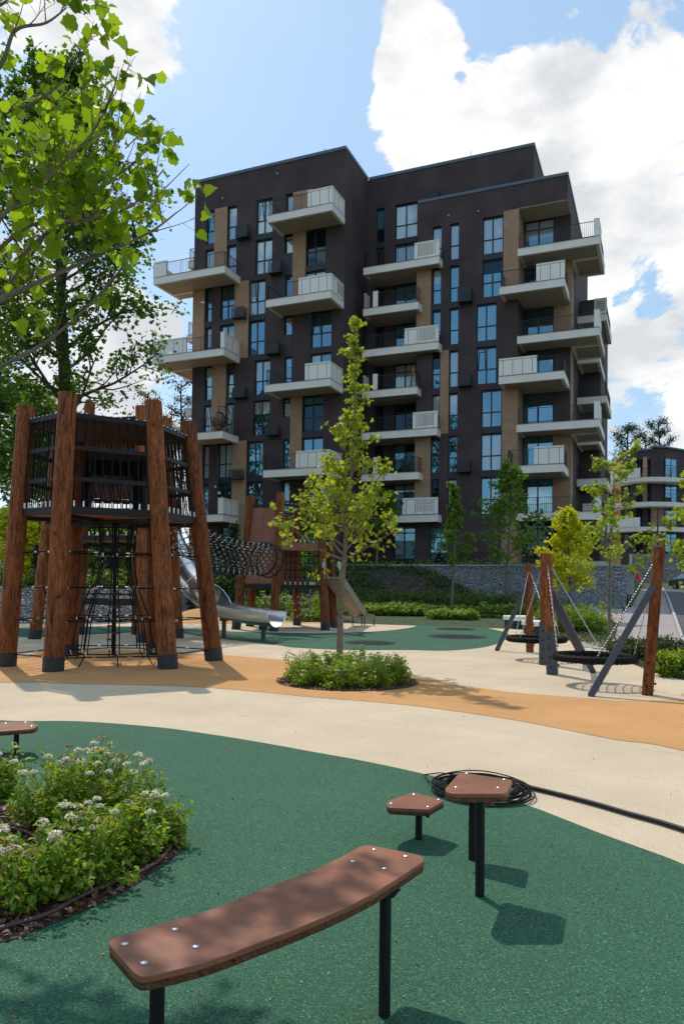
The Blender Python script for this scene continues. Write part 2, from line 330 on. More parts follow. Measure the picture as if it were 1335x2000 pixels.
M['frame'] = mat('window_frame', (.018, .022, .030), .4)
M['g_sky'] = glassmat('glass_clear', (.01, .03, .04), .44)
M['g_blue'] = glassmat('glass_deep', (.008, .02, .03), .34)
M['g_pale'] = glassmat('glass_blind', (.42, .43, .44), .25)
M['g_teal'] = glassmat('glass_curtain', (.03, .09, .10), .34, (.08, .22, .22))
M['g_dark'] = glassmat('glass_dark', (.006, .008, .01), .07)
M['ac'] = mat('ac_grille', (.022, .026, .034), .5)
M['gabR'] = stonemat('gabion_blue', [(.25, .28, .33), (.40, .45, .52), (.58, .60, .63), (.34, .385, .45), (.58, .50, .38), (.29, .33, .39)], 9)
M['gabL'] = stonemat('gabion_grey', [(.22, .225, .24), (.42, .425, .44), (.6, .6, .6), (.34, .345, .365), (.53, .51, .47)], 6)
M['capstone'] = mat('cap_concrete', (.36, .38, .41), .8, noise=(2, .15))
M['asphalt'] = mat('asphalt', (.085, .083, .088), .9, noise=(3, .25, 9), bump=(200, .4, .004))
M['paver'] = brickmat('pavers', (.42, .35, .33), (.34, .30, .30), (.22, .18, .17), .2, .1, (0, 0, 0), .008, .004)
M['kerb'] = mat('kerb_concrete', (.42, .41, .40), .85, noise=(4, .12))
M['post'] = woodmat('stained_log', (.065, .020, .007), (.35, .115, .036), 1.0)
M['ply'] = mat('brown_panel', (.25, .090, .046), .45, noise=(3.5, .34, 10), bump=(50, .12, .004), spec=.5)
M['ply_edge'] = woodmat('panel_edge', (.05, .02, .01), (.19, .09, .045), 4, 'X')
M['boot'] = mat('post_boot', (.022, .024, .028), .6)
M['black'] = mat('black_rope', (.007, .007, .007), .75, spec=.2)
M['blacksteel'] = mat('black_steel', (.009, .010, .012), .5, spec=.3)
M['greysteel'] = mat('grey_swing_steel', (.055, .06, .072), .5, noise=(12, .1))
M['alu'] = mat('aluminium', (.75, .75, .76), .3, metal=1)
M['chain'] = mat('galvanised_chain', (.55, .55, .57), .35, metal=1)
M['steel'] = mat('brushed_slide', (.80, .79, .78), .27, metal=1, noise=(3, .06), bump=(6, .1, .01))
M['bark'] = mat('grey_bark', (.17, .135, .10), .85, noise=(9, .35, 6), bump=(25, .5, .01))
M['bark_dark'] = mat('dark_bark', (.045, .034, .027), .9, noise=(6, .4, 6), bump=(15, .6, .02))
M['twig'] = mat('twig', (.13, .085, .055), .8)
M['mulch'] = mat('bark_mulch', (.10, .052, .035), .95, noise=(40, .6, 6), bump=(60, .8, .02))
M['chip'] = mat('mulch_chips', (.17, .088, .058), .85, noise=(15, .5, 3))
M['soil'] = mat('dark_soil', (.045, .036, .030), .95, noise=(3, .4, 8), bump=(10, .8, .06))
M['sand'] = mat('sandy_bank', (.36, .24, .15), .95, noise=(.6, .3, 9), bump=(3, .8, .15))
M['grass'] = mat('grass_ground', (.045, .065, .022), .95, noise=(2.2, .5, 9), bump=(20, .8, .05))
M['hose'] = mat('drip_hose', (.085, .036, .030), .5)
M['l_near'] = leafmat('plane_leaf', (.085, .17, .016), (.20, .32, .030), 0.62, (2.2, 1.9, .6))
M['l_young'] = leafmat('young_leaf', (.16, .25, .020), (.36, .43, .05), 0.5, (1.7, 1.5, .6))
M['l_maple'] = leafmat('maple_leaf', (.030, .080, .010), (.075, .155, .018), 0.48, (2.4, 2.1, .7))
M['l_mid'] = leafmat('mid_leaf', (.075, .17, .02), (.17, .29, .036), 0.45, (1.7, 1.5, .7))
M['l_yellow'] = leafmat('yellow_leaf', (.46, .52, .018), (.66, .62, .03), 0.42, (1.3, 1.2, .6))
M['l_lime'] = leafmat('lime_leaf', (.19, .29, .024), (.34, .42, .04), 0.48, (1.5, 1.4, .6))
M['l_shrub'] = leafmat('spiraea_leaf', (.095, .215, .018), (.24, .40, .032), 0.45, (1.8, 1.6, .6))
M['l_shrubtip'] = leafmat('spiraea_tip', (.22, .32, .026), (.40, .38, .05), 0.45, (1.4, 1.3, .7))
M['l_dark'] = leafmat('dark_leaf', (.014, .035, .010), (.035, .07, .016), .3)
M['l_pine'] = leafmat('pine_needle', (.016, .034, .016), (.04, .07, .03), .15)
M['l_juniper'] = leafmat('juniper', (.035, .06, .016), (.085, .115, .03), .2, (1.4, 1.3, .8))
M['l_cover'] = leafmat('cover_leaf', (.05, .09, .018), (.17, .21, .04), 0.35, (1.4, 1.3, .8))
M['petal'] = mat('white_petal', (.88, .80, .62), .8)
M['petal_old'] = mat('faded_petal', (.42, .28, .13), .8)
M['carpaint'] = mat('car_paint', (.07, .075, .085), .25, metal=.5, coat=1)
M['tyre'] = mat('tyre', (.015, .015, .015), .8)
M['white'] = mat('white_paint', (.7, .7, .7), .5)
M['red'] = mat('red_plastic', (.6, .03, .03), .5)
M['terra'] = mat('terracotta_render', (.50, .235, .075), .8, noise=(1, .1))
M['pole'] = mat('lamp_pole', (.03, .035, .042), .5)
M['cloth'] = mat('cloth', (.5, .45, .45), .9, noise=(4, .3))
M['beige'] = mat('weathered_beige', (.27, .23, .175), .6, noise=(5, .15))
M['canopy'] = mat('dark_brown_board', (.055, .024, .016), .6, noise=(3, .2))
M['g_sky2'] = glassmat('glass_cool', (.01, .035, .05), .36)
M['g_sky3'] = glassmat('glass_greenish', (.02, .07, .07), .40)
# ------------------------------------------------------------------ terrain
def base_z(Y):
    if Y < 24: return 0.0
    if Y < 34: return .00175*(Y-24)**2
    return .175+.035*(Y-34)
def sstep(a, b, x):
    t = min(1, max(0, (x-a)/(b-a))); return t*t*(3-2*t)
def hitT(px, py, dz=0):
    """where the ray of a photo point meets the (sloping) terrain"""
    d = pray(px, py); lo, hi = 1.0, 140.0
    def g(t): p = np.array([0, 0, CAMH])+d*t; return p[2]-base_z(p[1])-dz
    if g(hi) > 0: return np.array([0, 0, CAMH])+d*hi
    for _ in range(50):
        mid = (lo+hi)/2
        if g(mid) > 0: lo = mid
        else: hi = mid
    return np.array([0, 0, CAMH])+d*hi
WALLC = hitT(1222, 1187)          # right end of the gabion wall
WY = WALLC[1]
WTOP = atY(1222, 1106.5, WY)[2]
WL = atY(778, 1106.5, WY)[0]      # where the wall disappears in the slope
WR = WALLC[0]
TERR = WTOP-.12
print('wall', WY, WTOP, WL, WR)
def ground_z(X, Y):
    b = base_z(Y)
    if X < WR+.3 or Y < WY:
        if Y >= WY+.15:
            # terrace of the building
            t = 1.0 if X > -60 else 0.0
            left = sstep(-42, -36, X)
            b = b*(1-left)+TERR*left if X < WR-.3 else b
        # planted slope in front of the building, left of the wall
        if X < atY(1010, 1150, WY)[0]:
            s = 1-sstep(WL+1.0, atY(1000, 1150, WY)[0], X)
            s *= sstep(-40, -33, X)
            ramp = sstep(WY-6.5, WY+.3, Y)
            b = max(b, b+(TERR+.05-b)*s*ramp if Y < WY+.3 else b)
    # sandy bank far left
    lf = 1-sstep(-33, -26, X)
    if Y > 24 and lf > 0:
        b = max(b, lf*(1.25*sstep(24.0, 26, Y)+3.2*sstep(33, 48, Y)+1.0*sstep(48, 80, Y)))
    return b
def make_terrain():
    xs = np.concatenate([np.linspace(-900, -90, 10), np.arange(-80, -44, 3.0), np.arange(-44, 14, .7), np.arange(15, 60, 4.), np.linspace(80, 900, 10)])
    ys = np.concatenate([np.linspace(-900, -40, 8), np.arange(-30, 22, 4.), np.arange(22, WY-.35, .7), [WY-.3, WY+.05, WY+.2], np.arange(WY+1, 60, 1.5), np.arange(62, 120, 5), np.linspace(140, 1500, 12)])
    rng = random.Random(4)
    vs = []; fs = []
    for y in ys:
        for x in xs:
            z = ground_z(x, y)-.03
            if y > 24 and abs(x) < 80: z += rng.uniform(-.05, .05) if (x < -5 and z > base_z(y)+.15 and not (y > WY)) else 0
            if y > 120: z = base_z(120)-.03
            vs.append((x, y, z))
    nx = len(xs); mi = []
    gm = MB()
    for j in range(len(ys)-1):
        for i in range(nx-1):
            fs.append((j*nx+i, j*nx+i+1, (j+1)*nx+i+1, (j+1)*nx+i))
            x, y = xs[i], ys[j]
            mi.append(1 if (x < -30 and y > 34) else 2 if (ground_z(x, y) > base_z(y)+.1 and y < WY+2) else 0)
    gm.v = vs; gm.f = fs; gm.m = mi
    o = gm.build('ground', [M['grass'], M['sand'], M['soil']], smooth=True); tag(o, 'grass, soil and sandy earth of the site', kind='structure')
make_terrain()

def smooth_poly(pts, closed=True, sub=6):
    P = [np.array(p[:2], float) for p in pts]; n = len(P); out = []
    for i in range(n if closed else n-1):
        p0, p1, p2, p3 = P[(i-1) % n] if closed or i > 0 else P[0], P[i], P[(i+1) % n], P[(i+2) % n] if closed or i < n-2 else P[-1]
        for k in range(sub):
            t = k/sub
            out.append(.5*((2*p1)+(-p0+p2)*t+(2*p0-5*p1+4*p2-p3)*t*t+(-p0+3*p1-3*p2+p3)*t**3))
    if not closed: out.append(P[-1])
    return out
def sheet(name, poly, z, m, label=None, thick=0.0):
    b = MB(); b.poly([(p[0], p[1], z) for p in poly])
    a = sum(poly[i][0]*poly[(i+1) % len(poly)][1]-poly[(i+1) % len(poly)][0]*poly[i][1] for i in range(len(poly)))
    if a < 0: b.f = [q[::-1] for q in b.f]
    o = b.build(name, m); tag(o, label, kind='structure'); return o
G = lambda L: [tuple(atZ(x, y)[:2]) for x, y in L]
# cream base
up = [(-30, 14), (-29, 20), (-28, 23.5)]+[(-14, 30.5), (-11.5, 33)]
right = G([(1040, 1212), (1062, 1222), (1080, 1238), (1108, 1251), (1138, 1256), (1190, 1272), (1229, 1295), (1275, 1313), (1335, 1329)])+[(2.5, 12.6), (6, 10), (9, 4), (9, -8), (-30, -8)]
sheet('playground_paving', [(-30, -8), (-30, 14), (-29, 20), (-28, 24.5), (-20, 28), (-14, 32), (-10, 33.5), (-7.8, 33.2), (-5.5, 32)]+right[:-1], 0.0, M['cream'], 'cream poured rubber paving of the playground')
orange1 = smooth_poly([(-16, 8.5), (-13.5, 6)]+G([(0, 1333), (150, 1336), (300, 1339), (400, 1343), (500, 1351), (600, 1361), (700, 1369), (800, 1378), (900, 1391), (1000, 1406), (1100, 1425), (1200, 1445), (1335, 1467)])+[(2.0, 6.2), (5, 5.5), (7, 8)]+G([(1420, 1362)])+G([(1335, 1367), (1226, 1369), (1160, 1365), (1095, 1360), (998, 1352), (900, 1339), (850, 1329), (790, 1318), (700, 1304), (560, 1290), (480, 1283), (400, 1277), (300, 1272), (150, 1268), (80, 1272), (0, 1283)]), sub=4)
sheet('orange_paving', orange1, .004, M['orange'], 'orange curved band of rubber paving')
green1 = smooth_poly([(-9, 7), (-7.7, 6.9)]+G([(0, 1407), (150, 1409), (300, 1420), (400, 1433), (500, 1449), (600, 1467), (720, 1489), (851, 1518), (950, 1547), (1042, 1578), (1111, 1605), (1181, 1632), (1250, 1657), (1335, 1690), (1440, 1748), (1560, 1830)])+[(.75, 2.2), (1.2, .5), (1.4, -1.5), (0, -4), (-4, -5), (-9, -3), (-11, 3)], sub=4)
sheet('green_paving', green1, .004, M['green'], 'green foreground field of rubber paving')
green2 = smooth_poly([(-27, 18.0)]+G([(10, 1243), (150, 1240), (280, 1235), (355, 1237), (400, 1244), (471, 1252), (541, 1260), (576, 1265), (682, 1269.7), (800, 1269.7), (870, 1271), (933, 1266), (965, 1259), (988, 1249), (993, 1242.5), (988, 1236), (965, 1229.7), (942, 1224.8), (936, 1220), (942, 1216.3), (965, 1214), (991, 1213.4), (1035, 1214), (1045, 1209)])+[(-5.0, 33), (-7, 33.4), (-9.5, 33.3)]+G([(800, 1200), (812, 1203), (826, 1210), (828, 1214), (816, 1221), (800, 1226), (752, 1232), (682, 1235.5), (612, 1237), (541, 1235.5), (453, 1233.4), (400, 1230), (355, 1228), (280, 1224), (150, 1224), (10, 1226)])+[(-27, 21)], sub=4)
sheet('green_band_paving', green2, .004, M['green'], 'green winding band of rubber paving in the middle of the playground')
sheet('orange_far_paving', smooth_poly(G([(330, 1217), (420, 1216.5), (560, 1217), (680, 1218), (735, 1214), (755, 1208), (750, 1203), (690, 1202), (560, 1200), (400, 1199), (320, 1205)]), sub=3), .004, M['orange'], 'orange rubber paving under the far climbing tower')
# small green patch beyond the shrubs
sheet('green_corner_paving', smooth_poly(G([(1176, 1226), (1199, 1226), (1196, 1210), (1180, 1209), (1172, 1214)]), sub=2), .012, M['green'], 'small green rubber patch beside the paved path')
# orange mound
def mound():
    c = atZ(398, 1213); b = MB(); nr, na = 10, 40; vs = [(c[0], c[1], .52)]; fs = []
    for i in range(1, nr+1):
        t = i/nr
        for j in range(na):
            a = 2*math.pi*j/na; vs.append((c[0]+2.4*t*math.cos(a), c[1]+2.0*t*math.sin(a), .52*(math.cos(math.pi*t)*.5+.5)+.006))
    for j in range(na): fs.append((0, 1+j, 1+(j+1) % na))
    for i in range(nr-1):
        for j in range(na): fs.append((1+i*na+j, 1+(i+1)*na+j, 1+(i+1)*na+(j+1) % na, 1+i*na+(j+1) % na))
    b.v = vs; b.f = fs; b.m = [0]*len(fs); tag(b.build('mound_paving', M['orange'], smooth=True), 'low orange rubber mound behind the metal slide', kind='structure')
mound()
# strips that follow the slope
def strip(name, L, Rr, m, dz, label, thick=0, sub=6):
    L = smooth_poly([hitT(*p) if len(p) == 2 else p for p in L], False, sub); Rr = smooth_poly([hitT(*p) if len(p) == 2 else p for p in Rr], False, sub)
    b = MB(); n = min(len(L), len(Rr)); K = 4
    vs = []
    for i in range(n):
        for k in range(K+1):
            q = L[i]*(1-k/K)+Rr[i]*k/K; vs.append((q[0], q[1], base_z(q[1])+dz))
    fs = [(i*(K+1)+k, i*(K+1)+k+1, (i+1)*(K+1)+k+1, (i+1)*(K+1)+k) for i in range(n-1) for k in range(K)]
    b.add(vs, fs)
    if thick:
        for a, bb in ((L, 1), (Rr, 0)):
            for i in range(n-1):
                p, q = a[i], a[i+1]; z0, z1 = base_z(p[1])+dz, base_z(q[1])+dz
                f = [(p[0], p[1], z0-thick), (q[0], q[1], z1-thick), (q[0], q[1], z1), (p[0], p[1], z0)]
                b.poly(f if bb else f[::-1])
    o = b.build(name, m); tag(o, label, kind='structure'); return o
W3 = lambda x, y: (x, y, 0)
kerbL = [(1341, 1292), (1324, 1240), (1316, 1215), (1306, 1185), (1299, 1165), (1291, 1151)]
kerbR = [(1348, 1292), (1330, 1240), (1321.5, 1215), (1310.5, 1185), (1302.5, 1165), (1294.5, 1151)]
strip('pavement', [W3(-1.6, 20.5), (1196, 1250), (1206, 1222), (1214, 1200), (1226, 1183), (1240, 1163), (1246, 1152)], [(1341, 1292)]+[(1324, 1240), (1317, 1217), (1311, 1200), (1305, 1183), (1298, 1162), (1291, 1151)], M['paver'], .02, 'paved footpath rising beside the road')
strip('cross_path', [(1060, 1191), (1130, 1190), (1215, 1189)], [(1060, 1201), (1130, 1203), (1208, 1218)], M['paver'], .012, 'paved path branching left from the footpath')
strip('kerb', kerbL, kerbR, M['kerb'], .13, 'pale concrete kerb along the road', .16)
strip('road', [(1349, 1292), (1331, 1240), (1322.5, 1215), (1311, 1185), (1303, 1165), (1295, 1151)], [W3(10, 19), W3(9.5, 27), W3(10, 36), W3(10.5, 44), W3(11, 54), W3(11, 76)], M['asphalt'], .012, 'dark asphalt road going uphill on the right')
strip('slope_path', [W3(-32, 36.5), W3(-24, 37.0), (690, 1172), (760, 1175), (850, 1181), (950, 1183), (1060, 1190)], [W3(-32, 38.2), W3(-24, 38.6), (690, 1166), (760, 1168), (850, 1174), (950, 1178), (1060, 1185)], M['kerb'], .03, 'narrow grey path at the foot of the planted slope')
strip('small_path', [(1128, 1266), (1160, 1264), (1203, 1263)], [(1135, 1254), (1165, 1254), (1205, 1252)], M['paver'], .012, 'short paved strip beside the swings')

# ------------------------------------------------------------------ apartment building
YA, YB, Y0 = 49.4, 52.2, 54.0
XL, XI, XR, XH = -33.73, -20.88, -5.70, -8.22
ZR, ZP = 33.1, 29.55
ZG = TERR-.1
fl = lambda k: 28.05-3.07*k
B = thing('apartment_building', (-20, 50, ZG), 'tall dark brown apartment block with cantilevered cream balconies and ochre brick strips', 'apartment block')

def wall_with_holes(mb, Y, x0, x1, z0, z1, holes, depth):
    """facade sheet facing -y at Y with rectangular openings and reveals running back by depth"""
    xs = sorted({x0, x1, *[h[0] for h in holes], *[h[1] for h in holes]}); zs = sorted({z0, z1, *[h[2] for h in holes], *[h[3] for h in holes]})
    for i in range(len(xs)-1):
        for j in range(len(zs)-1):
            cx, cz = (xs[i]+xs[i+1])/2, (zs[j]+zs[j+1])/2
            if any(h[0] < cx < h[1] and h[2] < cz < h[3] for h in holes): continue
            mb.poly([(xs[i], Y, zs[j]), (xs[i+1], Y, zs[j]), (xs[i+1], Y, zs[j+1]), (xs[i], Y, zs[j+1])])
    for (a, b, c, d) in holes:
        mb.poly([(a, Y, c), (a, Y, d), (a, Y+depth, d), (a, Y+depth, c)]); mb.poly([(b, Y, d), (b, Y, c), (b, Y+depth, c), (b, Y+depth, d)])
        mb.poly([(a, Y, d), (b, Y, d), (b, Y+depth, d), (a, Y+depth, d)]); mb.poly([(b, Y, c), (a, Y, c), (a, Y+depth, c), (b, Y+depth, c)])
        mb.poly([(a, Y+depth, c), (a, Y+depth, d), (b, Y+depth, d), (b, Y+depth, c)][::-1])
wrng = random.Random(11)
def window(x0, x1, z0, z1, Y, double, gl, style='x', parent=B, open_=False, rec=.24):
    b = MB(); yy = Y+rec-.07; t = .055
    b.box(x0, yy, z0, x0+t, yy+.07, z1); b.box(x1-t, yy, z0, x1, yy+.07, z1); b.box(x0+t, yy, z0, x1-t, yy+.07, z0+t); b.box(x0+t, yy, z1-.12, x1-t, yy+.07, z1)
    if double: xm = (x0+x1)/2-.03; b.box(xm-.045, yy-.005, z0+t, xm+.045, yy+.065, z1-.12)
    zt = z0+(z1-z0)*(.40 if style == 'x' else .76)
    segs = [(x0+t, xm-.045), (xm+.045, x1-t)] if double else [(x0+t, x1-t)]
    for a, c in segs: b.box(a, yy+.002, zt-.04, c, yy+.06, zt+.04)
    w = b.build('window', M['frame'], parent)
    if gl == 'g_sky': gl = wrng.choice(['g_sky', 'g_sky2', 'g_sky3', 'g_blue'])
    zs_ = z1-.12
    if gl != 'g_pale' and wrng.random() < .38:      # a roller blind or curtain drawn part of the way
        zs_ = z0+t+(z1-.12-z0-t)*wrng.uniform(.35, .85); g = MB(); g.box(x0+t, yy+.045, zs_, (x1-t) if wrng.random() < .6 or not double else (x0+x1)/2, yy+.0595, z1-.12); g.build('blind', M[wrng.choice(['g_pale', 'g_dark', 'g_teal'])], w)
    g = MB(); g.box(x0+t, yy+.047, z0+t, x1-t, yy+.062, z1-.12); g.build('glass_pane', M[gl], w)
    if open_:
        s = MB(); a, c = segs[0]
        s.beam((a+.02, yy-.03, zt+.05), (a+.02, yy-.28, z1-.2), .05, .05, (1, 0, 0)); s.beam((c-.02, yy-.03, zt+.05), (c-.02, yy-.28, z1-.2), .05, .05, (1, 0, 0)); s.beam((a, yy-.28, z1-.2), (c, yy-.28, z1-.2), .05, .05)
        s.build('tilted_sash', M['frame'], w)
    return w
xA = lambda px, py: atY(px, py, YA)[0]
xB = lambda px, py: atY(px, py, YB)[0]
x0_ = lambda px, py: atY(px, py, Y0)[0]
class Sp:
    def box(s, *a): m = MB(); m.box(*a); m.build('spandrel_panel', M['dark_wall2'], B)
    def build(s, *a): pass
def std(k): return fl(k)+.02, fl(k)+2.64
# --- left wing (A): (floor, px0, px1, y at top, double, glass, open)
A_win = [(0, 402.2, 419.4, 406, 0, 'g_sky', 1), (1, 400.5, 419, 488, 0, 'g_pale', 0), (0, 444.5, 462.5, 397, 0, 'g_pale', 0), (1, 443.5, 461, 480, 0, 'g_pale', 0),
         (2, 401.5, 413.5, 566, 0, 'g_sky', 0), (3, 400.5, 412.5, 645, 0, 'g_blue', 0), (4, 399.5, 413.8, 722, 0, 'g_sky', 0), (5, 397.5, 412.5, 793, 0, 'g_pale', 1),
         (6, 396.5, 408, 870, 0, 'g_pale', 0), (7, 395, 407, 947, 0, 'g_blue', 0), (2, 430, 458.5, 560, 1, 'g_blue', 0), (3, 429, 457.5, 640, 1, 'g_blue', 0),
         (4, 441.5, 457, 715, 0, 'g_blue', 1), (5, 439.5, 456, 790, 0, 'g_pale', 1), (6, 426, 453.5, 868, 1, 'g_pale', 0), (7, 425, 452.5, 945, 1, 'g_blue', 0),
         (0, 500.5, 532.3, 388, 1, 'g_pale', 1), (1, 499, 531, 472, 1, 'g_pale', 0), (2, 486, 517.5, 550, 1, 'g_pale', 1), (3, 485.5, 516.5, 628, 1, 'g_sky', 0),
         (4, 496.4, 527.3, 707, 1, 'g_sky', 0), (5, 494.5, 526.3, 785, 1, 'g_sky', 1), (6, 482.3, 513, 864, 1, 'g_sky', 0), (7, 481.3, 512.3, 943, 1, 'g_blue', 0),
         (0, 558, 572.5, 372, 0, 'g_sky', 0), (2, 555.5, 570.8, 541, 0, 'g_sky', 0), (4, 554.5, 569, 700, 0, 'g_sky', 0), (6, 552, 566, 860, 0, 'g_sky', 0),
         (0, 609, 650, 362, 1, 'g_pale', 0), (1, 594.5, 635.6, 453.7, 1, 'g_dark', 0), (2, 594, 634.5, 534, 1, 'g_blue', 0), (3, 606.5, 646.8, 612, 1, 'g_blue', 1), (4, 605.5, 646, 695, 1, 'g_sky', 0),
         (5, 590, 630.5, 775, 1, 'g_dark', 0), (6, 589, 630, 857, 1, 'g_blue', 0), (7, 603, 643, 944, 1, 'g_blue', 0), (7, 551, 565, 941, 0, 'g_pale', 0)]
A_half = [(1, 556, 571.5, 461, 'g_pale', 0), (3, 554.7, 570, 620.5, 'g_sky', 0), (5, 552.6, 567, 780, 'g_pale', 1)]
def do_block_A():
    holes = []; sp = Sp()
    for (k, p0, p1, py, dbl, gl, op) in A_win:
        z0, z1 = std(k); a, c = xA(p0, py+20), xA(p1, py+20); holes.append((a, c, z0, z1)); window(a, c, z0, z1, YA, dbl, gl, open_=op)
    for (k, p0, p1, py, gl, op) in A_half:
        z0, z1 = fl(k)+1.22, fl(k)+2.64; a, c = xA(p0, py+10), xA(p1, py+10); holes.append((a, c, z0, z1)); window(a, c, z0, z1, YA, 0, gl, 'n', open_=op)
        if k < 5: sp.box(a, YA-.012, fl(k)-.42, c, YA+.05, z0-.01)
    # dark spandrels joining stacked windows
    for (k, p0, p1, py, dbl, *_r) in A_win:
        if k in (0, 2, 4, 6) and p0 < 530: sp.box(xA(p0, py+60), YA-.012, fl(k)-.42, xA(p1, py+60), YA+.05, fl(k)+.015)
        if p0 > 588 and k in (1, 3, 5): sp.box(xA(p0, py+60), YA-.012, fl(k)-.42, xA(p1, py+60), YA+.05, fl(k)+.015)
    sp.build('spandrel_panel', M['dark_wall2'], B)
    gw = [(xA(430, 1050), xA(480, 1050), ZG+.1, fl(8)+2.4), (xA(560, 1050), xA(640, 1050), ZG+.1, fl(8)+2.4)]
    for h in gw: window(*h, YA, True, 'g_dark', 'n'); holes.append(h)
    w = MB(); wall_with_holes(w, YA, XL, XI, ZG-.5, ZR, holes, .25)
    w.poly([(XI, YA, ZG-.5), (XI, Y0+12, ZG-.5), (XI, Y0+12, ZR), (XI, YA, ZR)]); w.poly([(XL, Y0+12, ZG-.5), (XL, YA, ZG-.5), (XL, YA, ZR), (XL, Y0+12, ZR)])
    w.poly([(XL, YA, ZR), (XI, YA, ZR), (XI, Y0+12, ZR), (XL, Y0+12, ZR)]); w.poly([(XI, Y0+12, ZG), (XL, Y0+12, ZG), (XL, Y0+12, ZR), (XI, Y0+12, ZR)])
    w.build('wall', M['dark_wall'], B)
    c = MB(); c.box(XL-.04, YA-.05, ZR, XI+.04, YA+.3, ZR+.22); c.box(XI-.3, YA+.3, ZR, XI+.05, Y0-.1, ZR+.22); c.box(XL-.04, YA+.3, ZR, XL+.3, Y0+12, ZR+.22); c.build('roof_coping', M['coping'], B)
    for (pa, pb, py, zt, zb) in [(419.4, 444.2, 430, fl(0)+2.64, fl(1)), (376, 399.5, 600, fl(2)+2.75, fl(3)), (458.5, 486, 600, fl(2)+2.75, fl(4)+2.95), (413.8, 441.3, 760, fl(4)+2.75, fl(5)), (373.5, 395.5, 900, fl(6)+2.75, fl(8)-.4), (453.5, 481.5, 900, fl(6)+2.75, ZG),
                                 (572.5, 609, 400, fl(0)+2.64, fl(0)), (571.5, 596.5, 500, fl(1)+2.85, fl(2)), (567, 590, 800, fl(5)+2.85, fl(6))]:
        b = MB(); a, c2 = xA(pa, py), xA(pb, py)
        if pa < 380: a = XL-.03
        b.box(a+.005, YA-.045, zb, c2-.005, YA+.16, zt); b.build('brick_panel', M['brick'], B)
        if pa < 380: b = MB(); b.box(XL-.045, YA+.17, zb, XL+.05, YA+1.8, zt); b.build('brick_panel', M['brick'], B)
do_block_A()
# --- right block (B)
XF = xB(814.2, 600)     # left edge of the projecting front block
XC = xB(1010.5, 600)    # left edge of the loggia
YL = Y0+.35             # back wall of loggia
B_win = [(1, 843.6, 861.6, 442, 0, 'g_pale', 0), (2, 843.8, 860.5, 527, 0, 'g_teal', 0), (3, 843.5, 859.5, 609, 0, 'g_sky', 0), (4, 843, 858, 690, 0, 'g_sky', 0), (5, 842.8, 857.8, 773, 0, 'g_pale', 0), (6, 840.6, 857, 853, 0, 'g_blue', 0), (7, 839.5, 856.8, 935, 0, 'g_dark', 0),
         (1, 878, 895.5, 435, 0, 'g_pale', 0), (2, 877.6, 895.3, 517, 0, 'g_teal', 0), (3, 877, 894.5, 600.7, 0, 'g_sky', 0), (4, 876.3, 893.8, 684, 0, 'g_pale', 0), (5, 875.3, 892.5, 768, 0, 'g_sky', 0), (6, 874.2, 892, 849, 0, 'g_blue', 0), (7, 873.4, 891.2, 932, 0, 'g_blue', 0),
         (1, 942, 981.5, 425.7, 1, 'g_pale', 0), (2, 941.3, 980.7, 510, 1, 'g_teal', 0), (3, 929.6, 968.4, 594, 1, 'g_sky', 0), (4, 930, 968.2, 679, 1, 'g_sky', 1), (5, 939, 978.5, 761, 1, 'g_sky', 0), (6, 938.3, 978, 846, 1, 'g_pale', 0), (7, 937.7, 977.3, 931.6, 1, 'g_sky', 0)]
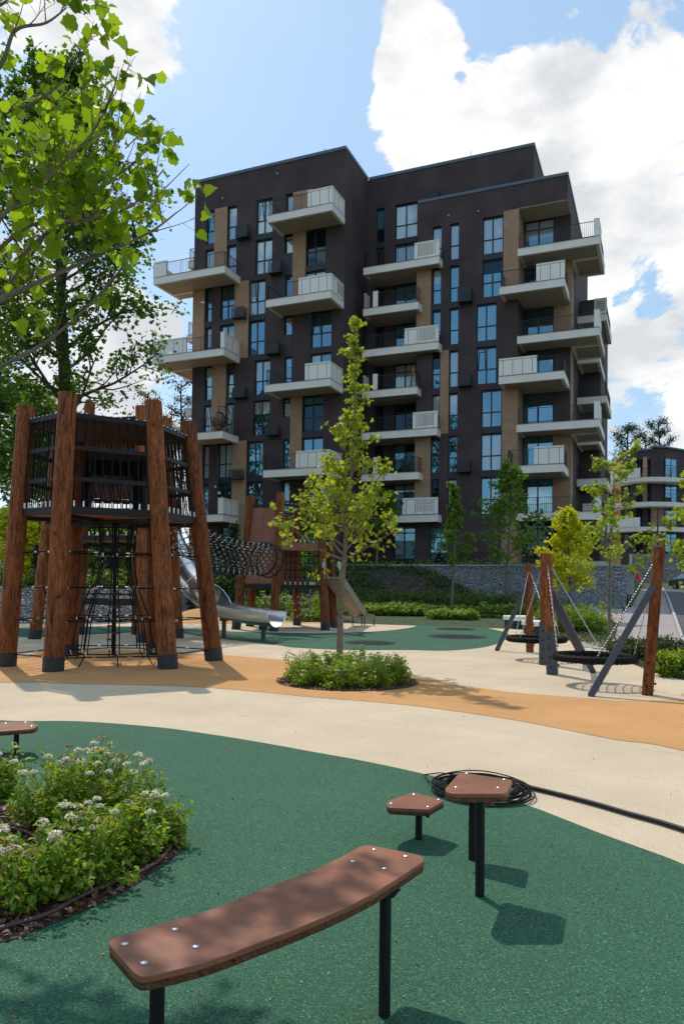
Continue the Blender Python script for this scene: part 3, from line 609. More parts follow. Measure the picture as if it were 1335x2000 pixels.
def do_block_B():
    holes = []; sp = Sp()
    for (k, p0, p1, py, dbl, gl, op) in B_win:
        z0, z1 = std(k); a, c = xB(p0, py+30), xB(p1, py+30); holes.append((a, c, z0, z1)); window(a, c, z0, z1, YB, dbl, gl, open_=op)
        if p0 < 870 and k in (2, 4, 6): sp.box(a-.05, YB-.012, fl(k)-.42, c+.02, YB+.05, fl(k)+.015)
        if 870 < p0 < 900 and k in (2, 4, 6): sp.box(a-.05, YB-.012, fl(k)-.42, c+.02, YB+.05, fl(k)+.015)
        if p0 > 900 and k in (1, 3, 5, 6): sp.box(a-.05, YB-.012, fl(k)-.42, c+.02, YB+.05, fl(k)+.015)
    g = (xB(838, 1060), xB(873, 1060), ZG+.1, fl(8)+2.3); holes.append(g); window(*g, YB, False, 'g_dark', 'n')
    w = MB(); wall_with_holes(w, YB, XF, XC, ZG-.5, ZP, holes, .25)
    w.poly([(XF, YB, ZG-.5), (XF, Y0, ZG-.5), (XF, Y0, ZP), (XF, YB, ZP)][::-1])
    # parapet beam over the corner loggia
    zb = fl(1)+2.9
    w.box(XC, YB, zb, XR, YB+.25, ZP)
    w.poly([(XR, YB+.25, zb), (XR, YL, zb), (XR, YL, ZP), (XR, YB+.25, ZP)])
    w.poly([(XC, YB+.25, ZG-.5), (XC, YL, ZG-.5), (XC, YL, zb), (XC, YB+.25, zb)]); w.poly([(XC, YB, ZG-.5), (XC, YB+.25, ZG-.5), (XC, YB+.25, zb), (XC, YB, zb)])
    # right side wall
    w.poly([(XR, YL, ZG-.5), (XR, 68, ZG-.5), (XR, 68, ZP), (XR, YL, ZP)])
    w.poly([(XF, YB+.2, ZP-.1), (XR, YB+.2, ZP-.1), (XR, 68, ZP-.1), (XF, 68, ZP-.1)])
    # upper set-back block
    hU = []; wi = []
    for (k, p0, p1, py, dbl, gl) in [(0, 771.5, 814.3, 397, 1, 'g_pale'), (0, 734.5, 750.5, 402, 0, 'g_dark'), (0, 872.5, 918.5, 377, 1, 'g_pale'), (0, 960, 1006, 358, 1, 'g_sky')]:
        z0, z1 = std(k); a, c = x0_(p0, py+20), x0_(p1, py+20); z1 += .05; hU.append((a, c, z0, z1)); wi.append((a, c, z0, z1, Y0, dbl, gl))
    for k in range(1, 9):
        z0, z1 = std(k)
        py = 480+84*(k-1)
        for (p0, p1, dbl) in ((734.5, 750.5, 0), (771.5, 813.5, 1)):
            sh = -.5*k
            if k == 8 and not dbl: continue
            a, c = x0_(p0+sh, py), x0_(p1+sh, py); hU.append((a, c, z0, z1)); wi.append((a, c, z0, z1, Y0, dbl, {1: 'g_pale', 2: 'g_teal', 3: 'g_blue', 4: 'g_pale', 5: 'g_dark', 6: 'g_dark', 7: 'g_dark', 8: 'g_dark'}[k] if dbl else 'g_dark'))
        sp.box(x0_(734.5-.5*k, py), Y0-.012, fl(k-1)-.42, x0_(750.5-.5*k, py), Y0+.05, fl(k-1)+.015)
        sp.box(x0_(771.5-.5*k, py), Y0-.012, fl(k-1)-.42, x0_(813.5-.5*k, py), Y0+.05, fl(k-1)+.015)
    for q in wi: window(*q[:5], q[5], q[6], 'x' if q[2] > fl(1) else 'd')
    wall_with_holes(w, Y0, XI, XF, ZG-.5, ZR, [h for h in hU if h[1] <= XF+.6 and h[0] < XF], .25)
    wall_with_holes(w, Y0, XF, XH, ZP-1.3, ZR, [(h[0], h[1], max(h[2], ZP-1.2), h[3]) for h in hU if h[0] > XF], .25)
    w.poly([(XH, Y0, ZP-1.3), (XH, 70, ZP-1.3), (XH, 70, ZR), (XH, Y0, ZR)]); w.poly([(XI, Y0, ZR), (XH, Y0, ZR), (XH, 70, ZR), (XI, 70, ZR)])
    # rear stair block seen past the right corner
    w.box(XR, 61.5, ZG-.5, XR+1.55, 70, 24.2)
    # loggia back wall with the doors and the panel beside them
    xa, xb_ = atY(1021, 600, YL)[0], atY(1080.5, 600, YL)[0]
    hl = []
    for k in range(1, 9):
        z0, z1 = fl(k)+.05, fl(k)+2.85; hl.append((xa+.1, xb_, z0, z1))
        window(xa+.1, xb_, z0, z1, YL, True, {1: 'g_teal', 2: 'g_teal', 3: 'g_blue', 4: 'g_sky', 5: 'g_sky', 6: 'g_sky', 7: 'g_sky', 8: 'g_dark'}[k], 'd', rec=.12)
    wall_with_holes(w, YL, XC, XR, ZG-.5, zb, hl, .13)
    w.build('wall', M['dark_wall'], B); sp.build('spandrel_panel', M['dark_wall2'], B)
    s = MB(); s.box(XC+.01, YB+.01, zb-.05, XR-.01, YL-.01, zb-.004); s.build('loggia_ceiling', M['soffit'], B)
    c = MB(); c.box(XF, YB-.05, ZP, XR+.05, YB+.28, ZP+.2); c.box(XR-.28, YB+.28, ZP, XR+.05, 68, ZP+.2); c.box(XI+.06, Y0-.05, ZR, XH+.05, Y0+.28, ZR+.22); c.box(XH-.3, Y0+.28, ZR, XH+.05, 70, ZR+.22); c.build('roof_coping', M['coping'], B)
    def bp(a, c2, y0, y1, zb_, zt): b = MB(); b.box(a, y0, zb_, c2, y1, zt); b.build('brick_panel', M['brick'], B)
    for (pa, pb, py, zt, z_b) in [(814.2, 841, 570, fl(2)+2.95, fl(3)), (810.5, 840, 920, fl(6)+2.95, fl(8)+2.9), (859, 875.6, 760, fl(4)+2.7, fl(5)-.25)]:
        a = xB(pa, py)-(.04 if pa < 820 else 0); bp(a, xB(pb, py), YB-.045, YB+.2, z_b, zt)
        if pa < 820: bp(XF-.045, XF+.01, YB+.205, Y0-.01, z_b, zt)
    for (pa, py, zt, z_b) in [(982.5, 480, fl(1)+2.85, fl(3)+2.9), (979.5, 850, fl(5)+2.95, ZG)]:
        bp(xB(pa, py), XC+.03, YB-.045, YB+.15, z_b, zt); bp(XC-.02, XC+.03, YB+.155, YL-.005, z_b, zt)
    for k in (2, 3, 6, 7):
        bp(xb_+.01, XR+.02, YL-.04, YL+.02, fl(k), fl(k)+3.0)
    bp(XR-.01, XR+.05, YL+.025, YL+1.6, ZG, fl(2)+3.0)
do_block_B()
# --- balconies
def balcony(xa, xb, yf, yb, zt, front=(), left=None, right=None, rail_front=None, corner_posts=True):
    """slab with rim, then front parapets (x0, x1, perforated), side treatment 's' solid, 'p' perforated, 'r' railing, None"""
    s = MB(); s.box(xa, yf, zt-.40, xb, yb, zt); t = .22
    s.box(xa, yf, zt-.50, xb, yf+t, zt-.40); s.box(xa, yf+t, zt-.50, xa+t, yb, zt-.40); s.box(xb-t, yf+t, zt-.50, xb, yb, zt-.40)
    if yb > YL+1: s.box(xa+t, yb-t, zt-.50, xb-t, yb, zt-.40)
    root = s.build('balcony', M['slab'], B)
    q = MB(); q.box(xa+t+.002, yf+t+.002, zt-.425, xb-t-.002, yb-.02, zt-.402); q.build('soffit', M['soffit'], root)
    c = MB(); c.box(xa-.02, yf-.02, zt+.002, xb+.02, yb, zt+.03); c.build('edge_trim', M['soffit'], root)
    H = 1.12
    def panel(p, q_, perf, nrm):
        p, q_ = np.array(p, float), np.array(q_, float); L = np.linalg.norm(q_-p); d = (q_-p)/L; n = np.array(nrm, float)
        b = MB(); b.obox((p+q_)/2+np.array([0, 0, zt+.07+H/2])-n*.07, d*L/2, n*.07, (0, 0, H/2))
        b.obox((p+q_)/2+np.array([0, 0, zt+.09+H])-n*.07, d*(L/2+.01), n*.085, (0, 0, .025))
        pn = b.build('parapet_panel', M['parapet'], root)
        j = MB(); n_j = max(1, int(round(L/.95)))
        if L > .8:
            for i in range(n_j+1):
                c_ = p+d*(.28+(L-.56)*i/n_j) if n_j > 1 else p+d*(L*i)
                j.obox(c_+np.array([0, 0, zt+.07+H/2-.05])+n*.001, d*.014, n*.004, (0, 0, H/2-.06))
            j.obox((p+q_)/2+np.array([0, 0, zt+H-.02])+n*.001, d*L/2, n*.004, (0, 0, .012))
            if perf:
                a0, a1 = perf
                for i in range(12):
                    for r in range(5):
                        x = a0+(a1-a0)*(i+.5)/12; z = zt+.22+.165*r+(.05 if i % 2 else 0)
                        j.obox(p+d*x+np.array([0, 0, z+.06])+n*.001, d*.022, n*.005, (0, 0, .055))
            j.build('panel_joints', M['joint'], pn)
    def railing(segs):
        b = MB()
        for p, q_ in segs:
            p, q_ = np.array((*p, zt), float), np.array((*q_, zt), float); L = np.linalg.norm(q_-p); up = np.array([0, 0, 1.0])
            if L < .15: continue
            b.beam(p+up*1.1, q_+up*1.1, .05, .03); b.beam(p+up*.1, q_+up*.1, .03, .02)
            n = int(L/.125)
            for i in range(n+1):
                c_ = p+(q_-p)*i/max(n, 1); w = .035 if i % 10 == 0 or i == n else .016
                b.obox(c_+up*.6, (w/2, 0, 0), (0, w/2, 0), (0, 0, .5))
        if b.v: b.build('railing', M['rail'], root)
    ins = .10; cur = xa+ins; segs = []
    for (a, c_, perf) in sorted(front):
        if a > cur+.1: segs.append(((cur, yf+ins), (a, yf+ins)))
        panel((a, yf+.02, 0), (c_, yf+.02, 0), perf and (perf[0]-a, perf[1]-a), (0, -1, 0)); cur = c_
    if cur < xb-.2: segs.append(((cur, yf+ins), (xb-ins, yf+ins)))
    if left == 'r': segs.append(((xa+ins, yf+ins), (xa+ins, yb)))
    if right == 'r': segs.append(((xb-ins, yf+ins), (xb-ins, yb)))
    if left in ('s', 'p'): panel((xa+.02, yb-.02, 0), (xa+.02, yf+.17, 0), None, (-1, 0, 0))
    if right in ('s', 'p'): panel((xb-.02, yf+.17, 0), (xb-.02, yb-.02, 0), ((.9, 2.0) if right == 'p' else None), (1, 0, 0))
    railing(segs); return root
def bal(px0, py0, px1, k, yb, solid=(), perf=None, left=None, right=None, yf=None, xb=None, xa=None):
    zt = fl(k)
    if yf is None: d = pray(px0, py0); yf = d[1]*(zt-CAMH)/d[2]
    X = lambda p: atY(p, py0-(p-px0)*.12, yf)[0]
    a = X(px0) if xa is None else xa; c = X(px1) if xb is None else xb
    fr = [(max(X(s0), a), min(X(s1), c), (X(perf[0]), X(perf[1])) if perf else None) for s0, s1 in solid]
    return balcony(a, c, yf, yb, zt, fr, left, right)
YFA = YA-2.28
for k, p0, p1, py, so in ((0, 522, 650, 421.7, 600), (2, 519.2, 645.5, 585.8, 582), (4, 516.7, 644.8, 751.6, 594.6), (6, 513.7, 642, 918, 577)):
    bal(p0, py, p1, k, YA, [(so, p1)], None, 'r', 'p' if k == 2 else 's', yf=YFA, xb=XI+.0)
XLL = -35.87
ba1 = balcony(XLL, atY(439, 519, YFA)[0], YFA, YA, fl(1), [(XLL, XLL+1.2, None)], 's', 'r')
balcony(XLL, atY(437.3, 679, YFA)[0], YFA, YA, fl(3), [(XLL, atY(363, 690, YFA)[0], None), (atY(430, 682, YFA)[0], atY(437.3, 679, YFA)[0], None)], 's', 's')
balcony(XLL, atY(434.6, 841, YFA)[0], YFA, YA, fl(5), [], 'r', 'r')
balcony(XLL, atY(435, 1005, YFA)[0], YFA, YA, fl(7), [(atY(425, 1005, YFA)[0], atY(435, 1005, YFA)[0], None)], 's', 's')
for k in (1, 3, 5, 7):      # the part that wraps round the left corner
    balcony(XLL, XL-.01, YA+.01, YA+(1.2 if k != 3 else 3.2), fl(k), [], 's' if k in (1, 3) else 'r', None)
for k in (0, 2, 4, 6):
    yb_ = YA+6; balcony(XL-2.1, XL-.01, YA+2.2, yb_, fl(k)-.0, [], 'r', None)
for k, p1, py, so, pf, lf, rt in ((1, 857, 521, (808.4, 857), (816, 847), 'r', None), (2, 816.6, 600.7, (727.5, 737), None, 's', 'r'), (3, 855.5, 682.3, (789, 855.5), (816, 847), 'r', None), (4, 814, 763, (727, 736), None, 's', 'r'),
                                  (5, 853, 845, (805, 853), (814, 845), 'r', None), (6, 818, 925, (728, 737), None, 's', 'r'), (7, 855, 1004, (785, 854), (809, 845), 'r', None)):
    yb_ = YB if p1 > 850 else YB
    xa_ = XI+.75
    r = bal(728, py, p1, k, YB, [so], pf, lf, rt, yf=YB-.95, xa=xa_)
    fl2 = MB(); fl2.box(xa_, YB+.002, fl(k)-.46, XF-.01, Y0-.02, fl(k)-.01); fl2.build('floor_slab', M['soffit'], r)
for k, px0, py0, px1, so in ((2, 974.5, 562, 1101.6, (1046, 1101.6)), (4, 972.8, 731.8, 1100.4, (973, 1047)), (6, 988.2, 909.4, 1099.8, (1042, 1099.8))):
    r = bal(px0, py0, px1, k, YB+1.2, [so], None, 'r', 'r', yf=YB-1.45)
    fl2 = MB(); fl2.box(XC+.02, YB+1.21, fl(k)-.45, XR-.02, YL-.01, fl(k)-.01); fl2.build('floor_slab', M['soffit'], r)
for k, py in ((1, 487), (3, 655.9), (5, 827.6), (7, 1001.6)):
    xb_ = atY(1169.5, py-24, YB-.06)[0]
    r = balcony(XC-.03, xb_, YB-.06, YL, fl(k), [(xb_-.34, xb_, None)], None, 's')
    balcony(XR+.06, xb_, YL+.01, YL+3.2, fl(k), [], None, 'r')
# balconies on the far part of the right side
for k in range(2, 9):
    y0 = 62.0; x1 = atY(1184 if k % 2 == 0 else 1170, 1100-(9-k)*70, y0-3.5)[0]
    balcony(XR+.06, x1, y0-3.5, y0+2.5, fl(k), [(x1-1.2, x1, None)] if k % 2 else [(x1-.9, x1, (x1-.8, x1-.1))] if k == 2 else [], 'r', 'r')
# external unit baskets
def ac(x0, x1, z0, z1, Y, full=True):
    b = MB(); D = .62; t = .03
    for (a, c) in ((x0, x0+t), (x1-t, x1)):
        b.box(a, Y-D, z0, c, Y-D+t, z1); b.box(a, Y-D+t, z1-t, c, Y-.01, z1); b.box(a, Y-D+t, z0, c, Y-.01, z0+t)
        for i in range(1, 7): y = Y-D+D*i/7; b.box(a+.005, y, z0+t, c-.005, y+.018, z1-t)
    b.box(x0+t, Y-D, z1-t, x1-t, Y-D+t, z1); b.box(x0+t, Y-D, z0, x1-t, Y-D+t, z0+t); b.box(x0+t, Y-D+t, z0+.005, x1-t, Y-.01, z0+.025)
    n = 10
    a0 = x0+t if full else x0+(x1-x0)*.35
    for i in range(n): z = z0+.05+(z1-z0-.1)*i/n; b.box(a0, Y-D+.006, z, x1-t, Y-D+.022, z+(z1-z0)/n*.72)
    b.beam((x0+.1, Y-.01, z0-.25), (x0+.1, Y-.45, z0-.01), .03, .03, (1, 0, 0)); b.beam((x1-.1, Y-.01, z0-.25), (x1-.1, Y-.45, z0-.01), .03, .03, (1, 0, 0))
    r = b.build('equipment_basket', M['ac'], B)
    if wrng.random() < .5: u = MB(); u.box(x0+.15, Y-.5, z0+.05, x1-.15, Y-.15, z1-.12); u.build('condenser', M['frame'], r)
for (pa, pb, pt, pb_, Y, full) in [(459.6, 483, 442, 465, YA, 1), (523.7, 547, 510, 534, YA, 0), (452, 475, 601, 621, YA, 0), (518, 543, 671, 691, YA, 1), (453.6, 477, 758, 777, YA, 1), (518, 542, 832, 850, YA, 1), (446, 470, 917, 936, YA, 0),
                                  (893, 919, 563.5, 590, YB, 1), (893, 918, 732, 754, YB, 1), (891, 917, 902, 922, YB, 1), (832, 855, 376, 396, Y0, 1)]:
    yy = Y-.62; ac(atY(pa, pt, yy)[0], atY(pb, pt, yy)[0], atY(pa, pb_, yy)[2], atY(pa, pt, yy)[2], Y, full)
b = MB(); b.tube([(atY(635, 270, YA+2)[0], YA+2, ZR), (atY(635, 270, YA+2)[0], YA+2, ZR+1.7)], .02, 5); b.tube([(atY(919, 280, Y0+2)[0], Y0+2, ZR), (atY(919, 280, Y0+2)[0], Y0+2, ZR+1.9)], .02, 5); b.build('lightning_rod', M['rail'], B)
for (px, py, Y) in ((436, 388, YA), (542, 340, YA), (934, 413.5, YB), (876, 422, YB)):
    p = atY(px, py, Y); b = MB(); b.tube([(p[0], Y, p[2]), (p[0], Y-.12, p[2])], .07, 8); b.build('wall_vent', M['capstone'], B)
# open dark arcade on the ground floor
b = MB(); b.box(XF-.1, YB+.4, fl(7)-.45-2.6, XF+.0, Y0-.05, fl(7)-.45); b.build('ground_floor_fin', M['dark_wall2'], B)
# ------------------------------------------------------------------ gabion walls
def gabion(name, pts, m, label, thick=.8, cap=None, zb=-.4, capname='capstone'):
    """pts: list of (x, y, ztop) along the front face"""
    P = [np.array(p, float) for p in pts]; n = len(P)
    off = []
    for i in range(n):
        t = P[min(i+1, n-1)][:2]-P[max(i-1, 0)][:2]; t /= np.linalg.norm(t); off.append(np.array([-t[1], t[0]])*thick)
    b = MB(); vs = []
    for i in range(n):
        x, y, z = P[i]; ox, oy = off[i]; g = min(base_z(y), z-1)+zb
        vs += [(x, y, g), (x, y, z), (x+ox, y+oy, z), (x+ox, y+oy, g)]
    fs = []
    for i in range(n-1):
        o = i*4
        for k in range(4): fs.append((o+k, o+4+k, o+4+(k+1) % 4, o+(k+1) % 4))
    fs += [(3, 2, 1, 0), tuple((n-1)*4+k for k in range(4))]
    fs = [f[::-1] for f in fs]
    b.add(vs, fs); x0, y0, _ = P[0]
    o = b.build(name, m, loc=(x0, y0, base_z(y0))); tag(o, label, 'stone wall')
    if cap:
        c = MB()
        for i in range(n-1):
            a, q = P[i], P[i+1]; c.beam((a[0]+off[i][0]/2, a[1]+off[i][1]/2, a[2]+cap/2+.002), (q[0]+off[i+1][0]/2, q[1]+off[i+1][1]/2, q[2]+cap/2+.002), thick+.12, cap)
        c.build(capname, M['capstone'], o)
    return o
c1 = hitT(1239, 1163)
gabion('gabion_wall', [(WL-9, WY, WTOP), (WR, WY, WTOP), (c1[0]+.1, WY+9, WTOP-.35)], M['gabR'], 'long blue grey gabion wall with pale capstones in front of the dark apartment block', cap=.09)
lw = []
for px, pb, pt in ((-180, 1216, 1141), (0, 1217, 1146), (150, 1217, 1147), (265, 1214, 1150), (385, 1200, 1152), (480, 1190, 1157)):
    p = atZ(px, pb, 0) if pb > 1195 else hitT(px, pb); q = atY(px, pt, p[1]); lw.append((p[0], p[1], max(q[2], .9)))
gabion('gabion_wall', lw, M['gabL'], 'low grey rubble gabion wall behind the big climbing tower on the left')
LW = lw
# ------------------------------------------------------------------ distant apartment building on the right
B2c = atD(1230, 1085, 98); B2 = thing('apartment_building', (B2c[0], B2c[1], 3), 'far curved apartment building with pale ribbon balconies and an orange end wall', 'apartment block')
pl = [atD(1150, 1000, 118), atD(1211, 1000, 99), atD(1240, 1000, 96.5), atD(1272, 1000, 95.5), atD(1300, 1000, 96), atD(1335, 1000, 98), atD(1420, 1000, 104), atD(1560, 1000, 118)]
pl = [np.array([p[0], p[1]]) for p in pl]
ztop = [atD(1176, 903, 110)[2]]+[atD(1211, 891, 99)[2]]*1+[atD(1272, 873, 95.5)[2]]*6
zt2 = atD(1272, 873, 95.5)[2]
fl2z = [atD(1330, 941, 98)[2]-3.12*k for k in range(4)]
def wall_seg(b, p, q, z0, z1): b.poly([(p[0], p[1], z0), (q[0], q[1], z0), (q[0], q[1], z1), (p[0], p[1], z1)])
b = MB()
for i in range(1, len(pl)-1):
    h = zt2-(.4 if i < 3 else 0); wall_seg(b, pl[i], pl[i+1], 2, h)
b.poly([(p[0], p[1], zt2-.5) for p in pl[1:]]+[(pl[-1][0], pl[-1][1]+20, zt2-.5), (pl[1][0]-4, pl[1][1]+22, zt2-.5)])
b.build('wall', M['dark_wall'], B2)
b = MB(); wall_seg(b, pl[0], pl[1], 2, zt2-.9); wall_seg(b, pl[1], pl[1]+np.array([0, .6]), 2, zt2-.9); b.build('end_wall', M['terra'], B2)
b = MB()
for i in range(1, len(pl)-1):
    h = zt2-(.4 if i < 3 else 0); b.beam((*pl[i], h+.1), (*pl[i+1], h+.1), .5, .2)
b.beam((*pl[0], zt2-.8), (*pl[1], zt2-.8), .5, .2); b.build('roof_coping', M['coping'], B2)
def on2(px, off=0):
    """point of the curved facade seen at photo column px, with outward normal"""
    d = pray(px, 1000)[:2]; best = None
    for i in range(len(pl)-1):
        p, q = pl[i], pl[i+1]; A = np.array([[d[0], -(q-p)[0]], [d[1], -(q-p)[1]]]); s_, t_ = np.linalg.solve(A, p)
        if -1e-6 <= t_ <= 1+1e-6 and s_ > 0:
            e = (q-p)/np.linalg.norm(q-p); n = np.array([e[1], -e[0]]); c = p+(q-p)*t_
            if best is None or s_ < best[0]: best = (s_, c+n*off, n, e)
    return best[1:]
def win2(px0, px1, z0, z1, gl='g_blue', dbl=False):
    p, n, e = on2((px0+px1)/2); a = on2(px0)[0]; c = on2(px1)[0]; w = np.linalg.norm(c-a)/2
    b = MB(); ctr = lambda u, v: (*(p+n*.02+e*u), (z0+z1)/2+v)
    H = (z1-z0)/2
    b.obox(ctr(-w, 0), (*e*.05, 0), (*n*.05, 0), (0, 0, H)); b.obox(ctr(w, 0), (*e*.05, 0), (*n*.05, 0), (0, 0, H)); b.obox(ctr(0, H), (*e*w, 0), (*n*.05, 0), (0, 0, .06)); b.obox(ctr(0, -H), (*e*w, 0), (*n*.05, 0), (0, 0, .05)); b.obox(ctr(0, H*.3), (*e*w, 0), (*n*.045, 0), (0, 0, .04))
    if dbl: b.obox(ctr(0, 0), (*e*.05, 0), (*n*.046, 0), (0, 0, H))
    f = b.build('window', M['frame'], B2)
    g = MB(); g.obox((*(p+n*.015), (z0+z1)/2), (*e*w, 0), (*n*.02, 0), (0, 0, H)); g.build('glass_pane', M[gl], f)
for k in range(4):
    z = fl2z[k]
    win2(1219, 1227.5, z+.4, z+2.6, 'g_dark'); win2(1242, 1254, z+.1, z+2.6, 'g_dark', True); win2(1263.5, 1269.5, z+.1, z+2.5, 'g_dark'); win2(1297, 1320, z+.1, z+2.75, 'g_sky' if k < 2 else 'g_blue', True)
    for a, c in ((1340, 1350), (1365, 1385), (1400, 1420)): win2(a, c, z+.1, z+2.6, 'g_blue', True)
    win2(1188, 1196, z+.2, z+2.5, 'g_dark')
    a, c = ((1254.5, 1262.5) if k < 2 else (1269.5, 1296))
    p, n, e = on2((a+c)/2); w = np.linalg.norm(on2(c)[0]-on2(a)[0])/2; b = MB(); b.obox((*(p+n*.03), z+1.4), (*e*w, 0), (*n*.05, 0), (0, 0, 1.45)); b.build('brick_panel', M['brick'], B2)
for k in range(3):
    z = fl2z[k]; xs = list(range(1209, 1336, 9))+[1334]
    for nm, xs, offs in (('balcony', xs, 2.0), ('balcony', [1174, 1182, 1190, 1198, 1205], 1.6)):
        Pin = [on2(x, .03)[0] for x in xs]; Pout = [on2(x, offs*(.55 if (x == xs[0] and x > 1205) else 1))[0] for x in xs]
        if xs[0] > 1205: Pout = [q+np.array([-.9, 0])*(1-min(1, i/5)) for i, q in enumerate(Pout)]
        b = MB(); poly = [tuple(q) for q in Pout]+[tuple(q) for q in Pin[::-1]]; b.prism(poly, z-.55, z); r = b.build(nm, M['slab'], B2)
        n = len(Pout); b = MB(); lo, hi = {0: (0, 5), 1: (11, n-1), 2: (0, 5)}[k] if xs[0] > 1205 else (0, 1+k % 2)
        for i in range(lo, hi): b.beam((*Pout[i], z+.6), (*Pout[i+1], z+.6), .16, 1.2)
        if k == 0 and xs[0] > 1205: b.beam((*Pout[-2], z+.9), (*Pout[-1], z+.9), .16, 1.8)
        if b.v: b.build('parapet_panel', M['parapet'], r)
        b = MB()
        for i in range(n-1):
            if lo <= i < hi: continue
            p, q = Pout[i], Pout[i+1]; b.beam((*p, z+1.1), (*q, z+1.1), .05, .05)
            for j in range(6): c_ = p+(q-p)*j/6; b.obox((*c_, z+.55), (.012, 0, 0), (0, .012, 0), (0, 0, .55))
        b.build('railing', M['rail'], r)
# scaffold-coloured timber canopy at the base, left end
for i, px in enumerate((1156, 1166, 1176, 1186)):
    p = on2(px, 1.2)[0]; q = on2(px, 1.2)[0]; b = MB(); b.beam((*p, 2.5), (*p, fl2z[3]+2.0), .7, .7); b.build('orange_pillar', M['terra'], B2)
b = MB(); b.beam((*on2(1150, 1.4)[0], fl2z[3]+2.2), (*on2(1210, 1.4)[0], fl2z[3]+2.2), .3, .25); b.build('canopy_beam', M['terra'], B2)
# gabion terraces below that building
p = hitT(1243, 1138); zt = atD(1243, 1112, 84)[2]
g0, g1 = atD(1238, 1120, 84), atD(1400, 1120, 84)
M['gabF'] = stonemat('gabion_far', [(.27, .26, .26), (.38, .37, .37), (.48, .46, .44), (.33, .32, .32)], 5)
gabion('gabion_wall', [(g0[0], g0[1], atD(1243, 1111, 84)[2]), (g1[0], g1[1], atD(1243, 1111, 84)[2])], M['gabF'], 'lower of the two far grey stone terraces behind the parked car', cap=.1, zb=-3)
g0, g1 = atD(1233, 1100, 89), atD(1420, 1100, 89)
gabion('gabion_wall', [(g0[0], g0[1], atD(1243, 1084, 89)[2]), (g1[0], g1[1], atD(1243, 1084, 89)[2])], M['gabF'], 'upper of the two far grey stone terraces under the curved building', cap=.1, zb=-5)

# ------------------------------------------------------------------ vegetation tools
LEAF = {'oval': [(0, 0), (.28, .20), (.62, .22), (1, 0), (.62, -.22), (.28, -.20)],
        'diamond': [(0, 0), (.45, .3), (1, 0), (.45, -.3)],
        'lobed': [(0, 0), (-.06, .22), (.16, .50), (.30, .28), (.62, .52), (.60, .22), (1.0, 0), (.60, -.22), (.62, -.52), (.30, -.28), (.16, -.50), (-.06, -.22)],
        'plane': [(0, 0), (-.07, .18), (.04, .40), (.20, .40), (.40, .56), (.50, .40), (.68, .38), (.78, .20), (1.05, 0), (.78, -.20), (.68, -.38), (.50, -.40), (.40, -.56), (.20, -.40), (.04, -.40), (-.07, -.18)],
        'needle': [(0, 0), (.5, .05), (1, 0), (.5, -.05)]}
def leaves(name, P, size, m, parent=None, shape='oval', seed=1, flat=.5, jit=.35, droop=.25, D=None, loc=None, dup=None):
    """one mesh of many small separate leaves centred on the points P"""
    rng = np.random.default_rng(seed); P = np.asarray(P, float); n = len(P); S = np.array(LEAF[shape]); k = len(S)
    nz = rng.normal(size=(n, 3)); nz[:, 2] = np.abs(nz[:, 2])*(.6+flat)+flat*.9; nz /= np.linalg.norm(nz, axis=1)[:, None]
    d = rng.normal(size=(n, 3)) if D is None else np.asarray(D, float)+rng.normal(size=(n, 3))*jit
    d -= nz*np.sum(d*nz, 1)[:, None]; d /= (np.linalg.norm(d, axis=1)[:, None]+1e-9); e = np.cross(nz, d)
    s = size*(1+rng.uniform(-.35, .35, n)); x = S[:, 0]-.35; y = S[:, 1]
    V = P[:, None, :]+s[:, None, None]*(d[:, None, :]*x[None, :, None]+e[:, None, :]*y[None, :, None]+nz[:, None, :]*(-(x**2)*droop+np.abs(y)*.35)[None, :, None])
    L = np.array(parent['_o']) if parent is not None else (np.array(loc, float) if loc is not None else np.zeros(3))
    V = (V-L).reshape(-1, 3)
    me = bpy.data.meshes.new(name); me.vertices.add(n*k); me.vertices.foreach_set('co', V.ravel())
    me.loops.add(n*k); me.loops.foreach_set('vertex_index', np.arange(n*k, dtype=np.int32)); me.polygons.add(n)
    me.polygons.foreach_set('loop_start', np.arange(n, dtype=np.int32)*k); me.update(calc_edges=True); me.validate()
    ms_ = m if isinstance(m, (list, tuple)) else [m]
    for q in ms_: me.materials.append(q)
    if len(ms_) > 1: me.polygons.foreach_set('material_index', rng.choice(len(ms_), n, p=[.62, .38] if len(ms_) == 2 else None).astype(np.int32))
    o = bpy.data.objects.new(name, me); col.objects.link(o); o['_o'] = [float(q) for q in L]
    if parent is not None: o.parent = parent
    else: o.location = L
    return o
def join(b, c):
    o = len(b.v); b.v += c.v; b.f += [tuple(i+o for i in f) for f in c.f]; b.m += [1]*len(c.f)
def curve_pts(p, d, L, n, rng, up=.15, wob=.12):
    p = np.array(p, float); d = np.array(d, float)/np.linalg.norm(d); out = [p.copy()]
    for i in range(n):
        d = d+np.array([0, 0, up/n])+rng.normal(size=3)*wob/n**.5*.5; d /= np.linalg.norm(d); p = p+d*L/n; out.append(p.copy())
    return out
